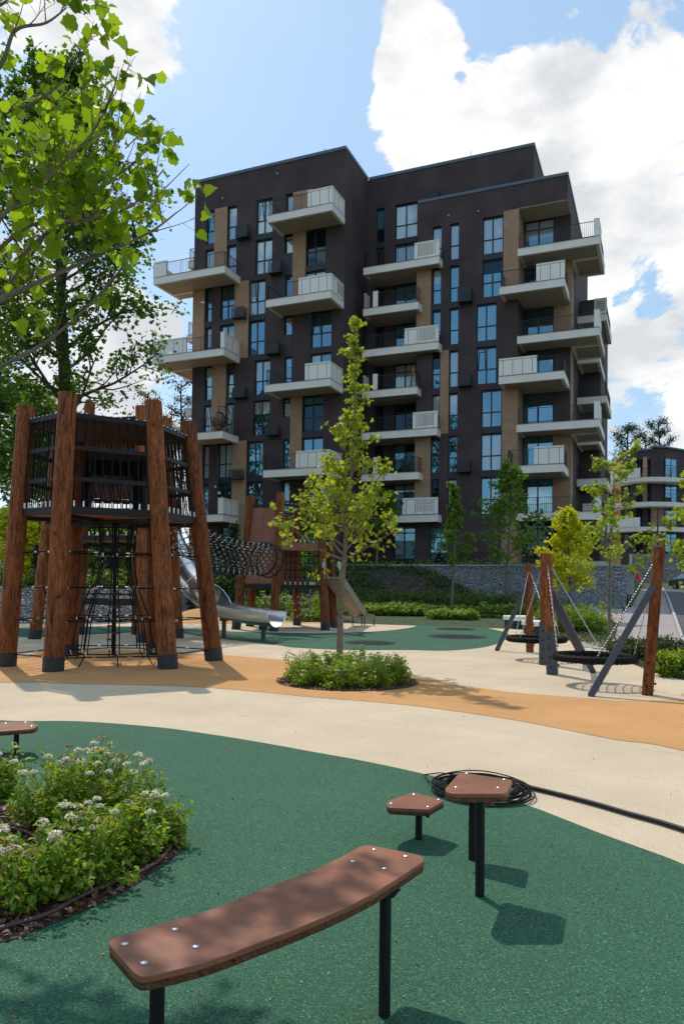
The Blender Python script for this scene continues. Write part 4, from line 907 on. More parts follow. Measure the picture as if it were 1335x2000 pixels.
def tree(name, base, h, label, cat='tree', group=None, trunk_r=.06, clear=.3, spread=1.2, limbs=14, subs=5, twigs=4, leaf=.09, lpt=6, lm='l_young', bm='bark', shape='oval', seed=1, prof=None, rise=.75, lean=(0, 0), up=.35, wob=.3, cl=.12, limb_k=.42, fork=None, top=1.0, flat=.4, twigmesh=True, nr=6, even=False):
    rng = np.random.default_rng(seed); base = np.array(base, float)
    T = thing(name, base, label, cat, group)
    prof = prof or (lambda t: math.sin(math.pi*min(1, .18+.82*t))**.7*(1-.35*t))
    b = MB(); tw = MB()
    n = 12; pts = []; rr = []
    for i in range(n+1):
        t = i/n; pts.append(base+np.array([lean[0]*t*t*h+.012*h*math.sin(t*5+seed), lean[1]*t*t*h+.012*h*math.cos(t*4+seed), t*h*top])); rr.append(trunk_r*(1-.88*t)*(1.25 if i == 0 else 1)+.004)
    pts[0] = pts[0]-np.array([0, 0, .08]); b.tube(pts, rr, 8 if h < 9 else 10)
    LP = []; LD = []
    def at(t): f = t*n; i = min(int(f), n-1); return pts[i]+(pts[i+1]-pts[i])*(f-i), rr[i]
    for i in range(limbs):
        t = clear+(1-clear)*((i+rng.uniform(0, .9))/limbs)**(1.45 if even else 1); t = min(t, .985); o_, r0 = at(t); az = i*2.4+seed+rng.uniform(-.5, .5)
        u = (t-clear)/(1-clear); L = spread*prof(u)*rng.uniform(.75, 1.15); el = rise*(.55+.75*u)+rng.uniform(-.15, .15)
        d = np.array([math.cos(az)*math.cos(el), math.sin(az)*math.cos(el), math.sin(el)])
        lp = curve_pts(o_, d, L, 6, rng, up, wob); r1 = max(r0*limb_k, .005)
        b.tube(lp, [r1*(1-.85*j/6) +.002 for j in range(7)], nr)
        ns = subs if not even else max(2, int(round(subs*(L/spread)**.8*1.2*(1-.35*u))))
        for s in range(ns):
            q = .25+.75*(s+rng.uniform(0, .9))/ns; q = min(q, .97); f = q*6; j = min(int(f), 5); p0 = lp[j]+(lp[j+1]-lp[j])*(f-j); dd = lp[j+1]-lp[j]; dd /= np.linalg.norm(dd)
            sd = dd*.6+rng.normal(size=3)*.55+np.array([0, 0, .15]); l2 = L*(.5-.22*q)*rng.uniform(.7, 1.3)
            sp = curve_pts(p0, sd, l2, 4, rng, up*.6, wob*1.3)
            if twigmesh: tw.tube(sp, [max(r1*.4, .003)*(1-.7*z/4) for z in range(5)], 4, caps=False)
            for w in range(twigs):
                q2 = .2+.8*(w+rng.uniform(0, 1))/twigs; f = min(q2, .99)*4; j2 = int(f); p1 = sp[j2]+(sp[j2+1]-sp[j2])*(f-j2); d2 = sp[j2+1]-sp[j2]; d2 /= np.linalg.norm(d2)+1e-9
                td = d2*.7+rng.normal(size=3)*.6; td /= np.linalg.norm(td); l3 = l2*.35*rng.uniform(.6, 1.2)
                if twigmesh and h < 9: tw.tube([p1, p1+td*l3], [.003, .0015], 3, caps=False)
                for _ in range(lpt):
                    LP.append(p1+td*l3*rng.uniform(.2, 1.1)+rng.normal(size=3)*cl*np.array([1, 1, .8])); LD.append(td)
    join(b, tw); b.build('trunk', [M[bm], M['twig'] if bm != 'bark_dark' else M[bm]], T, smooth=True)
    leaves('crown', LP, leaf, M[lm], T, shape, seed+7, flat=flat, D=LD, jit=.7)
    return T
# far pines first
def pine(base, h, label, seed, spread, clear=.55, n=1500, sz=.35):
    rng = np.random.default_rng(seed); base = np.array(base, float); T = thing('pine_tree', base, label, 'pine tree', 'sparse pines behind the roofs'); b = MB()
    pts = [base+np.array([math.sin(i*.9+seed)*.012*h, 0, h*i/10]) for i in range(11)]; b.tube(pts, [h*.016*(1-.8*i/10) for i in range(11)], 7); LP = []; LD = []
    for i in range(16):
        t = clear+(1-clear)*i/16; f = t*10; j = min(int(f), 9); o_ = pts[j]+(pts[j+1]-pts[j])*(f-j); az = i*2.4+seed; L = spread*(1-.55*((t-clear)/(1-clear))**1.5)*rng.uniform(.6, 1.1)
        d = np.array([math.cos(az), math.sin(az), rng.uniform(.0, .45)]); lp = curve_pts(o_, d, L, 6, rng, .5, .6); b.tube(lp, [h*.005*(1-.7*z/6) for z in range(7)], 5)
        for s in range(7):
            q = rng.uniform(.3, 1); f = q*5.99; j = int(f); p0 = lp[j]+(lp[j+1]-lp[j])*(f-j); sp = curve_pts(p0, rng.normal(size=3)+np.array([0, 0, .3]), L*.28, 3, rng, .3, .5); b.tube(sp, [h*.0018]*4, 4, caps=False)
            for _ in range(n//112): c_ = sp[rng.integers(1, 4)]+rng.normal(size=3)*np.array([.9, .9, .5])*spread*.12; LP.append(c_); LD.append(rng.normal(size=3)+np.array([0, 0, .6]))
    b.build('trunk', M['bark_dark'], T, smooth=True); leaves('crown', LP, sz, M['l_pine'], T, 'diamond', seed, flat=.2, D=LD, jit=.8)
def pine_px(px, ytop, D, label, seed, spread, **k):
    t = atD(px, ytop, D); g = max(ground_z(t[0], t[1]), 1.0); pine((t[0], t[1], g), t[2]-g, label, seed, spread, **k)
pine_px(1228, 829, 135, 'dark sparse pine with a broad crown rising over the far curved roof', 3, 5.6, clear=.5, n=5200, sz=.3)
pine_px(1287, 824, 140, 'dark sparse pine leaning right over the far curved roof', 8, 4.6, clear=.55, n=4600, sz=.3)
pine_px(1256, 850, 150, 'low pine top between the two taller pines over the curved roof', 12, 4, clear=.6, n=1500, sz=.3)
pine_px(287, 768, 75, 'thin sparse pine seen between the climbing tower posts and the building', 5, 2.9, clear=.45, n=1500, sz=.2)
pine_px(357, 742, 80, 'sparse pine right behind the left corner of the apartment block', 9, 3.4, clear=.35, n=1800, sz=.2)
pine_px(338, 800, 70, 'small dark pine left of the apartment block, lower than its neighbours', 15, 2.6, clear=.3, n=1400, sz=.2)
# ------------------------------------------------------------------ playground
def Pz(px, py, z=0): return atZ(px, py, z)
def xy(p): return np.array([p[0], p[1]])
def post_mesh(base, top, r, r2=None):
    b = MB(); n = 10; base, top = np.array(base, float), np.array(top, float)
    pts = [base+(top-base)*i/n for i in range(n+1)]; r2 = r2 or r*.93
    b.tube(pts, [r+(r2-r)*i/n for i in range(n+1)], 20); return b
def add_post(T, base, top, r):
    base, top = np.array(base, float), np.array(top, float)
    b = post_mesh(base, top, r)
    o = b.build('post', M['post'], T, smooth=True)
    c = MB(); d = (top-base)/np.linalg.norm(top-base); c.tube([base-d*.02, base+d*.26], r*1.06, 20); c.build('metal_boot', M['boot'], o, smooth=True)
    return o
def lerp(a, b, t): return np.array(a, float)*(1-t)+np.array(b, float)*t
def net_side(T, A0, A1, B0, B1, zs, nrope, z0, z1, mids, ins=.1):
    """rope-barred side between two leaning posts (A0-A1, B0-B1): beams at z0, z1, thin rails at mids, vertical ropes with ferrules"""
    def pt(P0, P1, z): return lerp(P0, P1, (z-P0[2])/(P1[2]-P0[2]))
    a0, b0, a1, b1 = pt(A0, A1, z0), pt(B0, B1, z0), pt(A0, A1, z1), pt(B0, B1, z1)
    b = MB(); b.beam(a0, b0, .06, .13); b.beam(a1, b1, .06, .09)
    for m_ in mids: b.beam(pt(A0, A1, m_), pt(B0, B1, m_), .04, .075)
    for q in (a0, b0, a1, b1): b.obox(q, (.1, 0, 0), (0, .1, 0), (0, 0, .035))
    b.build('side_frame', M['blacksteel'], T)
    b = MB(); f = MB(); L = np.linalg.norm(b0-a0); i0 = .2/L
    for i in range(nrope):
        t = i0+(1-2*i0)*i/(nrope-1); p, q = lerp(a0, b0, t), lerp(a1, b1, t); j = (random.Random(i*7+nrope).uniform(-.02, .02))
        b.tube([p+np.array([0, 0, .06]), lerp(p, q, .5)+np.array([j, j, 0]), q-np.array([0, 0, .04])], .013, 5)
        f.tube([p+np.array([0, 0, .065]), p+np.array([0, 0, .17])], .02, 6); f.tube([q+np.array([0, 0, -.035]), q+np.array([0, 0, .06])], .027, 6)
    if T is T1:
        mid = lerp(a0, b0, .5); inn = np.array([cen[0], cen[1], 0])-mid*[1, 1, 0]; inn /= np.linalg.norm(inn)
        for i in range(9):
            t = .06+.88*(i+.5)/9; p, q = lerp(a0, b0, t)+inn*.07, lerp(a1, b1, t)+inn*.07; b.tube([p, q], .006, 4)
    r = b.build('rope_bars', M['black'], T); f.build('ferrules', M['alu'], r)
def join(b, c):
    o = len(b.v); b.v += c.v; b.f += [tuple(i+o for i in f) for f in c.f]; b.m += [1]*len(c.f)
def clamp(mb, p, s=.03, d=(1, 0, 0)):
    d = np.array(d, float); d /= np.linalg.norm(d)+1e-9; mb.tube([np.array(p)-d*s, np.array(p)+d*s], s*.55, 5)

# ---- big hexagonal tower in front
T1 = thing('climbing_tower', (-9.9, 11.9, 0), 'big climbing tower nearest the camera, six leaning brown logs around a black rope cage', 'climbing frame')
def top_at(b, px, py, dy=0.0): return atY(px, py, b[1]+dy)
pA, pB, pC, pD = Pz(104, 1311), Pz(328, 1306), Pz(418, 1290), Pz(12, 1301); pF, pH = Pz(136, 1281), Pz(302, 1279)
HB = [pD, pA, pB, pC, pH, pF]; cen = sum(HB)/6
HT = [top_at(pD, 53, 793, .2), top_at(pA, 133, 768, .1), top_at(pB, 299, 785, .1), top_at(pC, 367, 825, -.1)]
for p in (pH, pF): q = lerp(p, cen, .14); q[2] = 4.85; HT.append(q)
for p, q in zip(HB, HT): add_post(T1, p, q, .175)
ZP1 = 2.86
for i in range(6):
    j = (i+1) % 6
    if i == 4: continue
    net_side(T1, HB[i], HT[i], HB[j], HT[j], None, 9 if i in (1, 3, 5) else 8, ZP1, 4.56, (3.42, 3.98))
def inw(i, z, t): p = ptz(i, z); q = p*(1-t)+cen*t; q[2] = z; return q
def ptz(i, z): return lerp(HB[i], HT[i], (z-HB[i][2])/(HT[i][2]-HB[i][2]))
b = MB(); b.prism([tuple(lerp(ptz(i, ZP1), cen, .06)[:2]) for i in range(6)], ZP1-.07, ZP1-.02); b.build('platform', M['ply'], T1)
b = MB()
for i in range(6): b.beam(inw(i, ZP1-.1, .05), (cen[0], cen[1], ZP1-.12), .06, .08)
for s in (-.6, 0, .6): b.beam((cen[0]-1.2, cen[1]+s, ZP1-.13), (cen[0]+1.2, cen[1]+s, ZP1-.13), .05, .06)
b.build('platform_frame', M['blacksteel'], T1)
# brown canopy boards inside the cage
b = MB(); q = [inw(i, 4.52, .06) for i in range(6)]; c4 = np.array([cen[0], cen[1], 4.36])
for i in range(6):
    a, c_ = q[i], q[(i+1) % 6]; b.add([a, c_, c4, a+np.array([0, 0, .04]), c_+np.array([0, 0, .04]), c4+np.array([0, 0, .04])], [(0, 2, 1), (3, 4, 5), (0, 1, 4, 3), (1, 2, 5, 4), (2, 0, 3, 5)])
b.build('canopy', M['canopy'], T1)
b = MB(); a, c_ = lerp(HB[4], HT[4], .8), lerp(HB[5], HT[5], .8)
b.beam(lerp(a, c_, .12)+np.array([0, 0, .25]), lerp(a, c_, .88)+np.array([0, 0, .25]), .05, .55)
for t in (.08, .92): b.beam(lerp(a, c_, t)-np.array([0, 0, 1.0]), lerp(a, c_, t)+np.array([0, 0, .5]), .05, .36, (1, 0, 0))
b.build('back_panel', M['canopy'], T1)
# woven black rope wall at the back of the cage
b = MB(); a, c_ = lerp(HB[4], HT[4], .77), lerp(HB[5], HT[5], .77)
for i in range(24):
    z = -.42+i*.036; b.tube([lerp(a, c_, .14+.1*(z+.42))+np.array([0, -.05, z]), lerp(a, c_, .5)+np.array([0, -.25, z+.02]), lerp(a, c_, .86-.1*(z+.42))+np.array([0, -.05, z])], .012, 4)
for i in range(12):
    t = .16+.68*i/11; b.tube([lerp(a, c_, t)+np.array([0, -.08, -.42]), lerp(a, c_, t)+np.array([0, -.2, 0]), lerp(a, c_, t)+np.array([0, -.08, .45])], .012, 4)
b.build('woven_rope_wall', M['black'], T1)
b = MB(); b.tube([lerp(a, c_, .12)+np.array([0, -.1, -.44]), lerp(a, c_, .88)+np.array([0, -.1, -.44])], .05, 10); b.build('bumper_tube', M['boot'], T1, smooth=True)
# rope net under the platform
b = MB(); cl = MB()
for z in (.22, .86, 1.47, 2.12):
    for i in range(6):
        if z < .5 and i in (4,): pass
        p, q = ptz(i, z), ptz((i+1) % 6, z); m1, m2 = lerp(lerp(p, q, .33), cen*[1, 1, 0]+[0, 0, z], .07), lerp(lerp(p, q, .67), cen*[1, 1, 0]+[0, 0, z], .07)
        b.tube([p, m1, m2, q], .013, 5)
        for m_ in (m1, m2): clamp(cl, m_, .035, q-p)
        clamp(cl, lerp(p, m1, .25), .03, q-p)
    rr = {.22: .78, .86: .68, 1.47: .45, 2.12: .34}[z]
    ring = [np.array([cen[0]+rr*math.cos(a), cen[1]+rr*math.sin(a), z]) for a in np.linspace(0, 2*math.pi, 9)[:-1]]
    b.tube(ring, .012, 5, closed=True)
    for k in range(8): clamp(cl, ring[k], .036, (0, 0, 1))
    for i in range(6): p, q = ptz(i, z), ptz((i+1) % 6, z); m_ = lerp(lerp(p, q, .5), cen*[1, 1, 0]+[0, 0, z], .07); near = min(ring, key=lambda r: np.linalg.norm(r-m_)); b.tube([m_, near], .011, 5)
for k in range(8):
    a = 2*math.pi*k/8; pr = [(1.0, .05) if 0 else (.78, .22), (.68, .86), (.45, 1.47), (.34, 2.12), (.42, ZP1-.1)]
    for off in (-.05, .05):
        b.tube([(cen[0]+r*math.cos(a+off), cen[1]+r*math.sin(a+off), z) for r, z in pr], .012, 5)
    b.tube([(cen[0]+.78*math.cos(a), cen[1]+.78*math.sin(a), .22), (cen[0]+.95*math.cos(a), cen[1]+.95*math.sin(a), .0)], .012, 5)
join(b, cl); b.build('climbing_net', [M['black'], M['alu']], T1)
b = MB(); b.tube([(cen[0], cen[1], .15), (cen[0], cen[1], ZP1-.1)], .035, 8); b.build('centre_rope', M['black'], T1)
for i in range(9):
    z = .45+i*.13; b = MB(); b.obox((cen[0]+(.06 if i % 2 else -.06), cen[1], z), (.07, 0, 0), (0, .05, 0), (0, 0, .018)); b.build('foot_block', M['ply_edge'], T1)

a, c_ = lerp(HB[4], HT[4], .77), lerp(HB[5], HT[5], .77)
for t0, t1 in ((.10, .22), (.78, .90)):
    b = MB(); p, q = lerp(a, c_, t0), lerp(a, c_, t1); b.beam(p+[0, -.12, -.1], q+[0, -.12, -.1], .05, 1.1); b.build('side_bolster', M['black'], T1, bevel=.01)
# ---- taller rear tower
T2 = thing('climbing_tower', (-14.2, 17, 0), 'climbing tower mostly hidden behind the big nearest one on the left', 'climbing frame')
qE, qJ, qK, qG, qI = Pz(68, 1248), Pz(153, 1239), Pz(268, 1239), Pz(281, 1255), Pz(347, 1246)
RB = [qE, qG, qI, qK, qJ]; rc = sum(RB)/5
RT = [atY(118, 818, qE[1]+.2), atY(276, 794, qG[1]+.1), atY(324, 818, qI[1]-.1), lerp(qK, rc, .12)+[0, 0, 6.1], atY(176, 785, qJ[1]-.2)]
for p, q in zip(RB, RT): add_post(T2, p, q, .165)
for i in range(5):
    j = (i+1) % 5
    net_side(T2, RB[i], RT[i], RB[j], RT[j], None, 10, 2.75, 5.95, (3.5, 4.3, 5.1))
def ptr(i, z): return lerp(RB[i], RT[i], (z-RB[i][2])/(RT[i][2]-RB[i][2]))
b = MB(); b.prism([tuple(ptr(i, 2.75)[:2]) for i in range(5)], 2.68, 2.73); b.build('platform', M['ply'], T2)
b = MB()
for i in range(6): t = (i+.5)/6; b.beam(lerp(ptr(0, 2.6), ptr(1, 2.6), t), lerp(ptr(4, 2.6), ptr(2, 2.6), t), .05, .07)
b.build('platform_frame', M['blacksteel'], T2)
for (i, j) in ((3, 4), (0, 4)):
    b = MB(); b.beam(lerp(ptr(i, 4.9), ptr(j, 4.9), .08), lerp(ptr(i, 4.9), ptr(j, 4.9), .92), .04, 1.7); b.build('side_panel', M['ply'], T2)
b = MB(); b.prism([tuple(lerp(ptr(i, 5.8), rc, .05)[:2]) for i in range(5)], 5.78, 5.84); b.build('canopy', M['ply'], T2)
b = MB(); b.beam(ptr(0, 1.25), ptr(1, 1.25), .05, .05); b.beam(lerp(ptr(0, 1.05), ptr(1, 1.05), .35), ptr(1, 1.05), .12, .18); b.build('crossbar', M['blacksteel'], T2)

# ---- second tower on the right
T3 = thing('climbing_tower', (-12, 24, 0), 'climbing tower behind the steel slide with brown side panel, six logs and black nets', 'climbing frame')
b3 = [Pz(461, 1229), Pz(534, 1233), Pz(635, 1231), Pz(651, 1226), Pz(580, 1221), Pz(488, 1223)]
t3 = [atY(491, 969, b3[0][1]), atY(548, 962, b3[1][1]+.1), atY(623, 970, b3[2][1]), atY(641, 980, b3[3][1])]
c3 = sum(b3)/6
for p in b3[4:]: q = lerp(p, c3, .14); q[2] = 4.45; t3.append(q)
for p, q in zip(b3, t3): add_post(T3, p, q, .15)
def pt3(i, z): return lerp(b3[i], t3[i], (z-b3[i][2])/(t3[i][2]-b3[i][2]))
ZT = 1.50
b = MB(); b.prism([tuple(lerp(pt3(i, ZT), c3, .05)[:2]) for i in range(6)], ZT-.02, ZT+.03); b.build('platform', M['ply'], T3)
b = MB()
for i in range(6): b.beam(pt3(i, ZT-.02), pt3((i+1) % 6, ZT-.02), .07, .12)
b.build('platform_frame', M['blacksteel'], T3); b = MB()
for i in range(6): b.beam(pt3(i, 4.22), pt3((i+1) % 6, 4.22), .06, .08)
b.build('top_frame', M['blacksteel'], T3)
a0, a1, c0, c1_ = pt3(0, ZT+.08), pt3(0, 4.12), pt3(1, ZT+.08), pt3(1, 4.12)
b = MB(); i_ = .06
n_ = np.cross(c0-a0, a1-a0); n_ /= np.linalg.norm(n_)
for (u0, u1, m_) in ((.06, .495, 'ply'), (.505, .94, 'ply')):
    b = MB(); w = [lerp(a0, c0, u0), lerp(a0, c0, u1), lerp(a1, c1_, u1), lerp(a1, c1_, u0)]
    b.add([p-n_*.02 for p in w]+[p+n_*.02 for p in w], [(0, 1, 2, 3), (7, 6, 5, 4), (0, 4, 5, 1), (1, 5, 6, 2), (2, 6, 7, 3), (3, 7, 4, 0)]); b.build('side_panel', M['ply'], T3)
for i in (4, 5, 3):
    if i == 3: u0, u1, z0_, z1_ = .1, .9, 2.85, 3.1
    elif i == 4: u0, u1, z0_, z1_ = .1, .9, ZT+.1, 4.1
    else: u0, u1, z0_, z1_ = .1, .9, 3.2, 4.1
    b = MB(); b.beam(lerp(pt3(i, (z0_+z1_)/2), pt3((i+1) % 6, (z0_+z1_)/2), u0), lerp(pt3(i, (z0_+z1_)/2), pt3((i+1) % 6, (z0_+z1_)/2), u1), .04, z1_-z0_); b.build('side_panel', M['ply'], T3)
b = MB(); m_ = (2.72+2.95)/2; b.beam(lerp(pt3(1, m_), pt3(2, m_), .08), lerp(pt3(1, m_), pt3(2, m_), .92), .05, .26); b.build('ledge_board', M['ply'], T3)
b = MB(); b.prism([tuple(lerp(pt3(i, 2.85), c3, .05)[:2]) for i in range(6)], 2.80, 2.85); b.build('upper_platform', M['ply'], T3)
b = MB(); b.beam((c3[0]-.35, c3[1]+.1, 2.1), (c3[0]+.4, c3[1]+.1, 2.1), .05, 1.2); b.build('inner_panel', M['ply'], T3)
b = MB(); f = MB()
for (i, j) in ((1, 2), (2, 3)):
    for (z0_, z1_) in ((ZT+.05, 2.72), (2.98, 4.2)):
        n = 9 if i == 1 else 4
        for k in range(n):
            t = .08+.84*k/(n-1); b.tube([lerp(pt3(i, z0_), pt3(j, z0_), t), lerp(pt3(i, z1_), pt3(j, z1_), t)], .013, 5)
            f.tube([lerp(pt3(i, z0_), pt3(j, z0_), t), lerp(pt3(i, z0_), pt3(j, z0_), t)+[0, 0, .1]], .02, 5)
            if z1_ > 4: f.tube([lerp(pt3(i, z1_), pt3(j, z1_), t)+[0, 0, -.02], lerp(pt3(i, z1_), pt3(j, z1_), t)+[0, 0, .08]], .02, 5)
        for z in np.linspace(z0_+.25, z1_-.2, 4): b.tube([lerp(pt3(i, z), pt3(j, z), .05), lerp(pt3(i, z), pt3(j, z), .95)], .014, 5)
net = b.build('rope_net', M['black'], T3); f.build('ferrules', M['alu'], net)
b = MB(); cl = MB(); rg = random.Random(3)
for k in range(16):
    a = 2*math.pi*k/16; r0, r1 = .55, 1.0
    p = np.array([c3[0]-.1+r0*math.cos(a), c3[1]+r0*math.sin(a), ZT-.05]); q = np.array([c3[0]-.1+r1*math.cos(a+.2), c3[1]+r1*math.sin(a+.2), .35]); b.tube([p, lerp(p, q, .5)+[0, 0, -.08], q], .010, 4)
    for t in (.3, .5, .7, .9): clamp(cl, lerp(p, q, t), .03, (0, 0, 1))
join(b, cl); b.build('hanging_net', [M['black'], M['alu']], T3)

# ---- rope tunnel
def rope_tunnel():
    P0 = atD(338, 1037, 20.0); P1 = atD(516, 1092, 23.2)
    T = thing('rope_tunnel', (P0[0], P0[1], 0), 'black net crawl tunnel with silver clamps slung between the two right hand towers', 'rope tunnel')
    d = P1-P0; L = np.linalg.norm(d); d /= L; a = np.cross(d, (0, 0, 1)); a /= np.linalg.norm(a); u = np.cross(a, d)
    def pos(t, th): c = P0+(P1-P0)*t-np.array([0, 0, .22*math.sin(math.pi*t)]); return c+.48*(math.cos(th)*a+math.sin(th)*u)
    b = MB(); n = 14; turns = 1.7; st = 33
    for k in range(n):
        for s in (1, -1): b.tube([pos(i/st, 2*math.pi*(k/n+s*turns*i/st/2)) for i in range(st+1)], .011, 4, caps=False)
    cl = MB()
    for i in range(0, 33):
        t = i/32
        for k in range(n):
            p = pos(t, 2*math.pi*(k/n+(i % 2)*.5/n)); clamp(cl, p, .024, d+u*.5*((k % 2)*2-1))
    join(b, cl); b.build('net', [M['black'], M['alu']], T)
    for t0, t1 in ((.985, 1.07),):
        b = MB(); rings = []
        for t in (t0, t1):
            rings.append([P0+(P1-P0)*t+.52*(math.cos(x)*a+math.sin(x)*u) for x in np.linspace(0, 2*math.pi, 33)[:-1]]); b.tube(rings[-1], .028, 7, closed=True)
        for k in range(0, 32, 3): b.tube([rings[0][k], rings[1][k]], .018, 5)
        b.build('end_ring', M['blacksteel'], T, smooth=True)
rope_tunnel()

# ---- steel slide
def slide():
    C = [atD(330, 1050, 22.9), atD(345, 1085, 22.7), atD(362, 1118, 22.4), atD(383, 1145, 22.0), atD(408, 1166, 21.6), atD(440, 1180, 21.3), atD(475, 1188, 20.9), atD(510, 1193, 20.5), atD(541, 1196, 20.2)]
    T = thing('slide', (C[-2][0], C[-2][1], 0), 'shiny brushed steel tube slide that opens into a wide curved chute', 'slide')
    pts = [np.array(p, float) for p in C]
    # resample
    def cr(P, sub=5):
        out = []
        for i in range(len(P)-1):
            p0, p1, p2, p3 = P[max(i-1, 0)], P[i], P[i+1], P[min(i+2, len(P)-1)]
            for k in range(sub): t = k/sub; out.append(.5*((2*p1)+(-p0+p2)*t+(2*p0-5*p1+4*p2-p3)*t*t+(-p0+3*p1-3*p2+p3)*t**3))
        return out+[P[-1]]
    pts = cr(pts); n = len(pts)
    def frame(i):
        t = pts[min(i+1, n-1)]-pts[max(i-1, 0)]; t /= np.linalg.norm(t); s = np.cross(t, (0, 0, 1)); s /= np.linalg.norm(s); u = np.cross(s, t); return t, s, u
    b = MB(); N = 28
    def shell(i0, i1, angf, r0, r1, name):
        b = MB(); vs = []; K = 24
        for i in range(i0, i1+1):
            t, s, u = frame(i); a0, a1 = angf(i)
            for r in (r0, r1):
                for k in range(K+1):
                    a = a0+(a1-a0)*k/K; vs.append(pts[i]+r*(math.cos(a)*s+math.sin(a)*u))
        W = 2*(K+1); fs = []
        for i in range(i1-i0):
            for q in range(2):
                for k in range(K):
                    o = i*W+q*(K+1)+k; f = (o, o+1, o+W+1, o+W); fs.append(f if q else f[::-1])
            for k in (0, K): o = i*W+k; f = (o, o+K+1, o+W+K+1, o+W); fs.append(f if k else f[::-1])
        for i in (0, i1-i0):
            for k in range(K): o = i*W+k; f = (o, o+1, o+K+2, o+K+1); fs.append(f if i else f[::-1])
        b.add(vs, fs); return b.build(name, M['steel'], T, smooth=True)
    it = 20
    shell(0, it, lambda i: (-math.pi*1.5, math.pi*.5-.001), .40, .385, 'tube')
    def op(i): w = min(1, (i-it)/4); e = 1.57*(1-w); return (-math.pi-e*.97, 0+e*.97)
    ch = shell(it, n-1, op, .41, .395, 'chute')
    rb = MB()
    for side in (0, 1): rb.tube([pts[i]+.405*(math.cos(op(i)[side])*frame(i)[1]+math.sin(op(i)[side])*frame(i)[2]) for i in range(it+3, n)], .018, 7)
    t, s, u = frame(n-1); rb.tube([pts[-1]+.405*(math.cos(a)*s+math.sin(a)*u) for a in np.linspace(-math.pi, 0, 20)], .018, 7)
    rb.build('rolled_rim', M['steel'], ch, smooth=True)
    for i in (5, 10, 15, 20):
        t, s, u = frame(i); b = MB(); b.tube([pts[i]+.405*(math.cos(a)*s+math.sin(a)*u) for a in np.linspace(0, 2*math.pi, 25)[:-1]], .012, 6, closed=True); b.build('seam_ring', M['steel'], T, smooth=True)
    for (px, py) in ((437, 1246), (514, 1251)):
        g = Pz(px, py); i = min(range(n), key=lambda j: abs(pts[j][0]-g[0])+abs(pts[j][1]-g[1])); z = pts[i][2]-.40
        b = MB(); b.box(g[0]-.05, g[1]-.04, 0, g[0]+.05, g[1]+.04, z-.02); b.box(g[0]-.12, g[1]-.05, z-.12, g[0]-.08, g[1]+.05, z+.05); b.box(g[0]+.08, g[1]-.05, z-.12, g[0]+.12, g[1]+.05, z+.05); b.box(g[0]-.12, g[1]-.05, z-.16, g[0]+.12, g[1]+.05, z-.12); b.build('support_leg', M['greysteel'], T)
slide()
def slide2():
    a = atD(648, 1128, 25.6); c = atD(700, 1203, 28.9); c[2] = max(c[2], .32)
    T = thing('slide', (c[0], c[1], 0), 'small straight beige slide leaving the far side of the panelled tower', 'slide')
    d = c-a; s = np.cross(d, (0, 0, 1)); s /= np.linalg.norm(s); e = atD(718, 1205, 28.9); e[2] = .33
    b = MB(); b.beam(a, c, .5, .04); b.beam(c, e, .5, .04); b.build('sliding_board', M['beige'], T)
    for k in (-1, 1):
        b = MB(); b.beam(a+s*.27*k+[0, 0, .1], c+s*.27*k+[0, 0, .08], .03, .28); b.beam(c+s*.27*k+[0, 0, .05], e+s*.27*k+[0, 0, .02], .03, .14); b.build('side_rail', M['beige'], T)
        b = MB(); b.tube([e+s*.24*k, (e+s*.24*k)*[1, 1, 0]], .025, 6); b.tube([c+s*.24*k, (c+s*.24*k)*[1, 1, 0]], .025, 6); b.build('foot', M['greysteel'], T)
        b = MB(); q = a+s*.27*k+[0, 0, .25]; n = d/np.linalg.norm(d); ring = [q+.28*(math.cos(x)*n+math.sin(x)*np.array([0, 0, 1.])) for x in np.linspace(0, math.pi, 12)]
        b.add([p-s*.015 for p in ring]+[p+s*.015 for p in ring], [tuple(range(12)), tuple(range(23, 11, -1))]+[(i, 12+i, 13+i, i+1) for i in range(11)]+[(11, 23, 12, 0)]); b.build('round_cheek', M['kerb'], T)
slide2()

# ---- nest swings
def chain(mb, p, q):
    p, q = np.array(p, float), np.array(q, float); d = q-p; L = np.linalg.norm(d); d /= L; a = np.cross(d, (0, 0, 1)); a /= np.linalg.norm(a)+1e-9; u = np.cross(a, d); n = int(L/.045)
    for i in range(n):
        c = p+d*(i+.5)*L/n; s = a if i % 2 else u
        mb.tube([c+d*.028*math.cos(x)+s*.011*math.sin(x) for x in np.linspace(0, 2*math.pi, 7)[:-1]], .0045, 4, closed=True)
def squarepost(T, base, top, w, name, m, shoe=None, bolts=True):
    base, top = np.array(base, float), np.array(top, float)
    b = MB(); b.beam(base, top, w, w, (0, 1, 0)); o = b.build(name, m, T, bevel=.012)
    if shoe: s = MB(); s.beam(base, lerp(base, top, shoe), w+.03, w+.03, (0, 1, 0)); s.build('steel_shoe', M['greysteel'], o, bevel=.006)
    if bolts:
        for t in (.06, .14, .22, .30):
            p = lerp(base, top, t); e_ = .015 if shoe else 0
            c = MB(); c.tube([p+[-.02, -w/2-.035-e_, 0], p+[-.02, -w/2+.0, 0]], .016, 6); c.build('bolt', M['blacksteel'], o)
            c = MB(); c.tube([p+[w/2, -.02, .04], p+[w/2+.035+e_, -.02, .04]], .016, 6); c.build('bolt', M['blacksteel'], o)
    return o
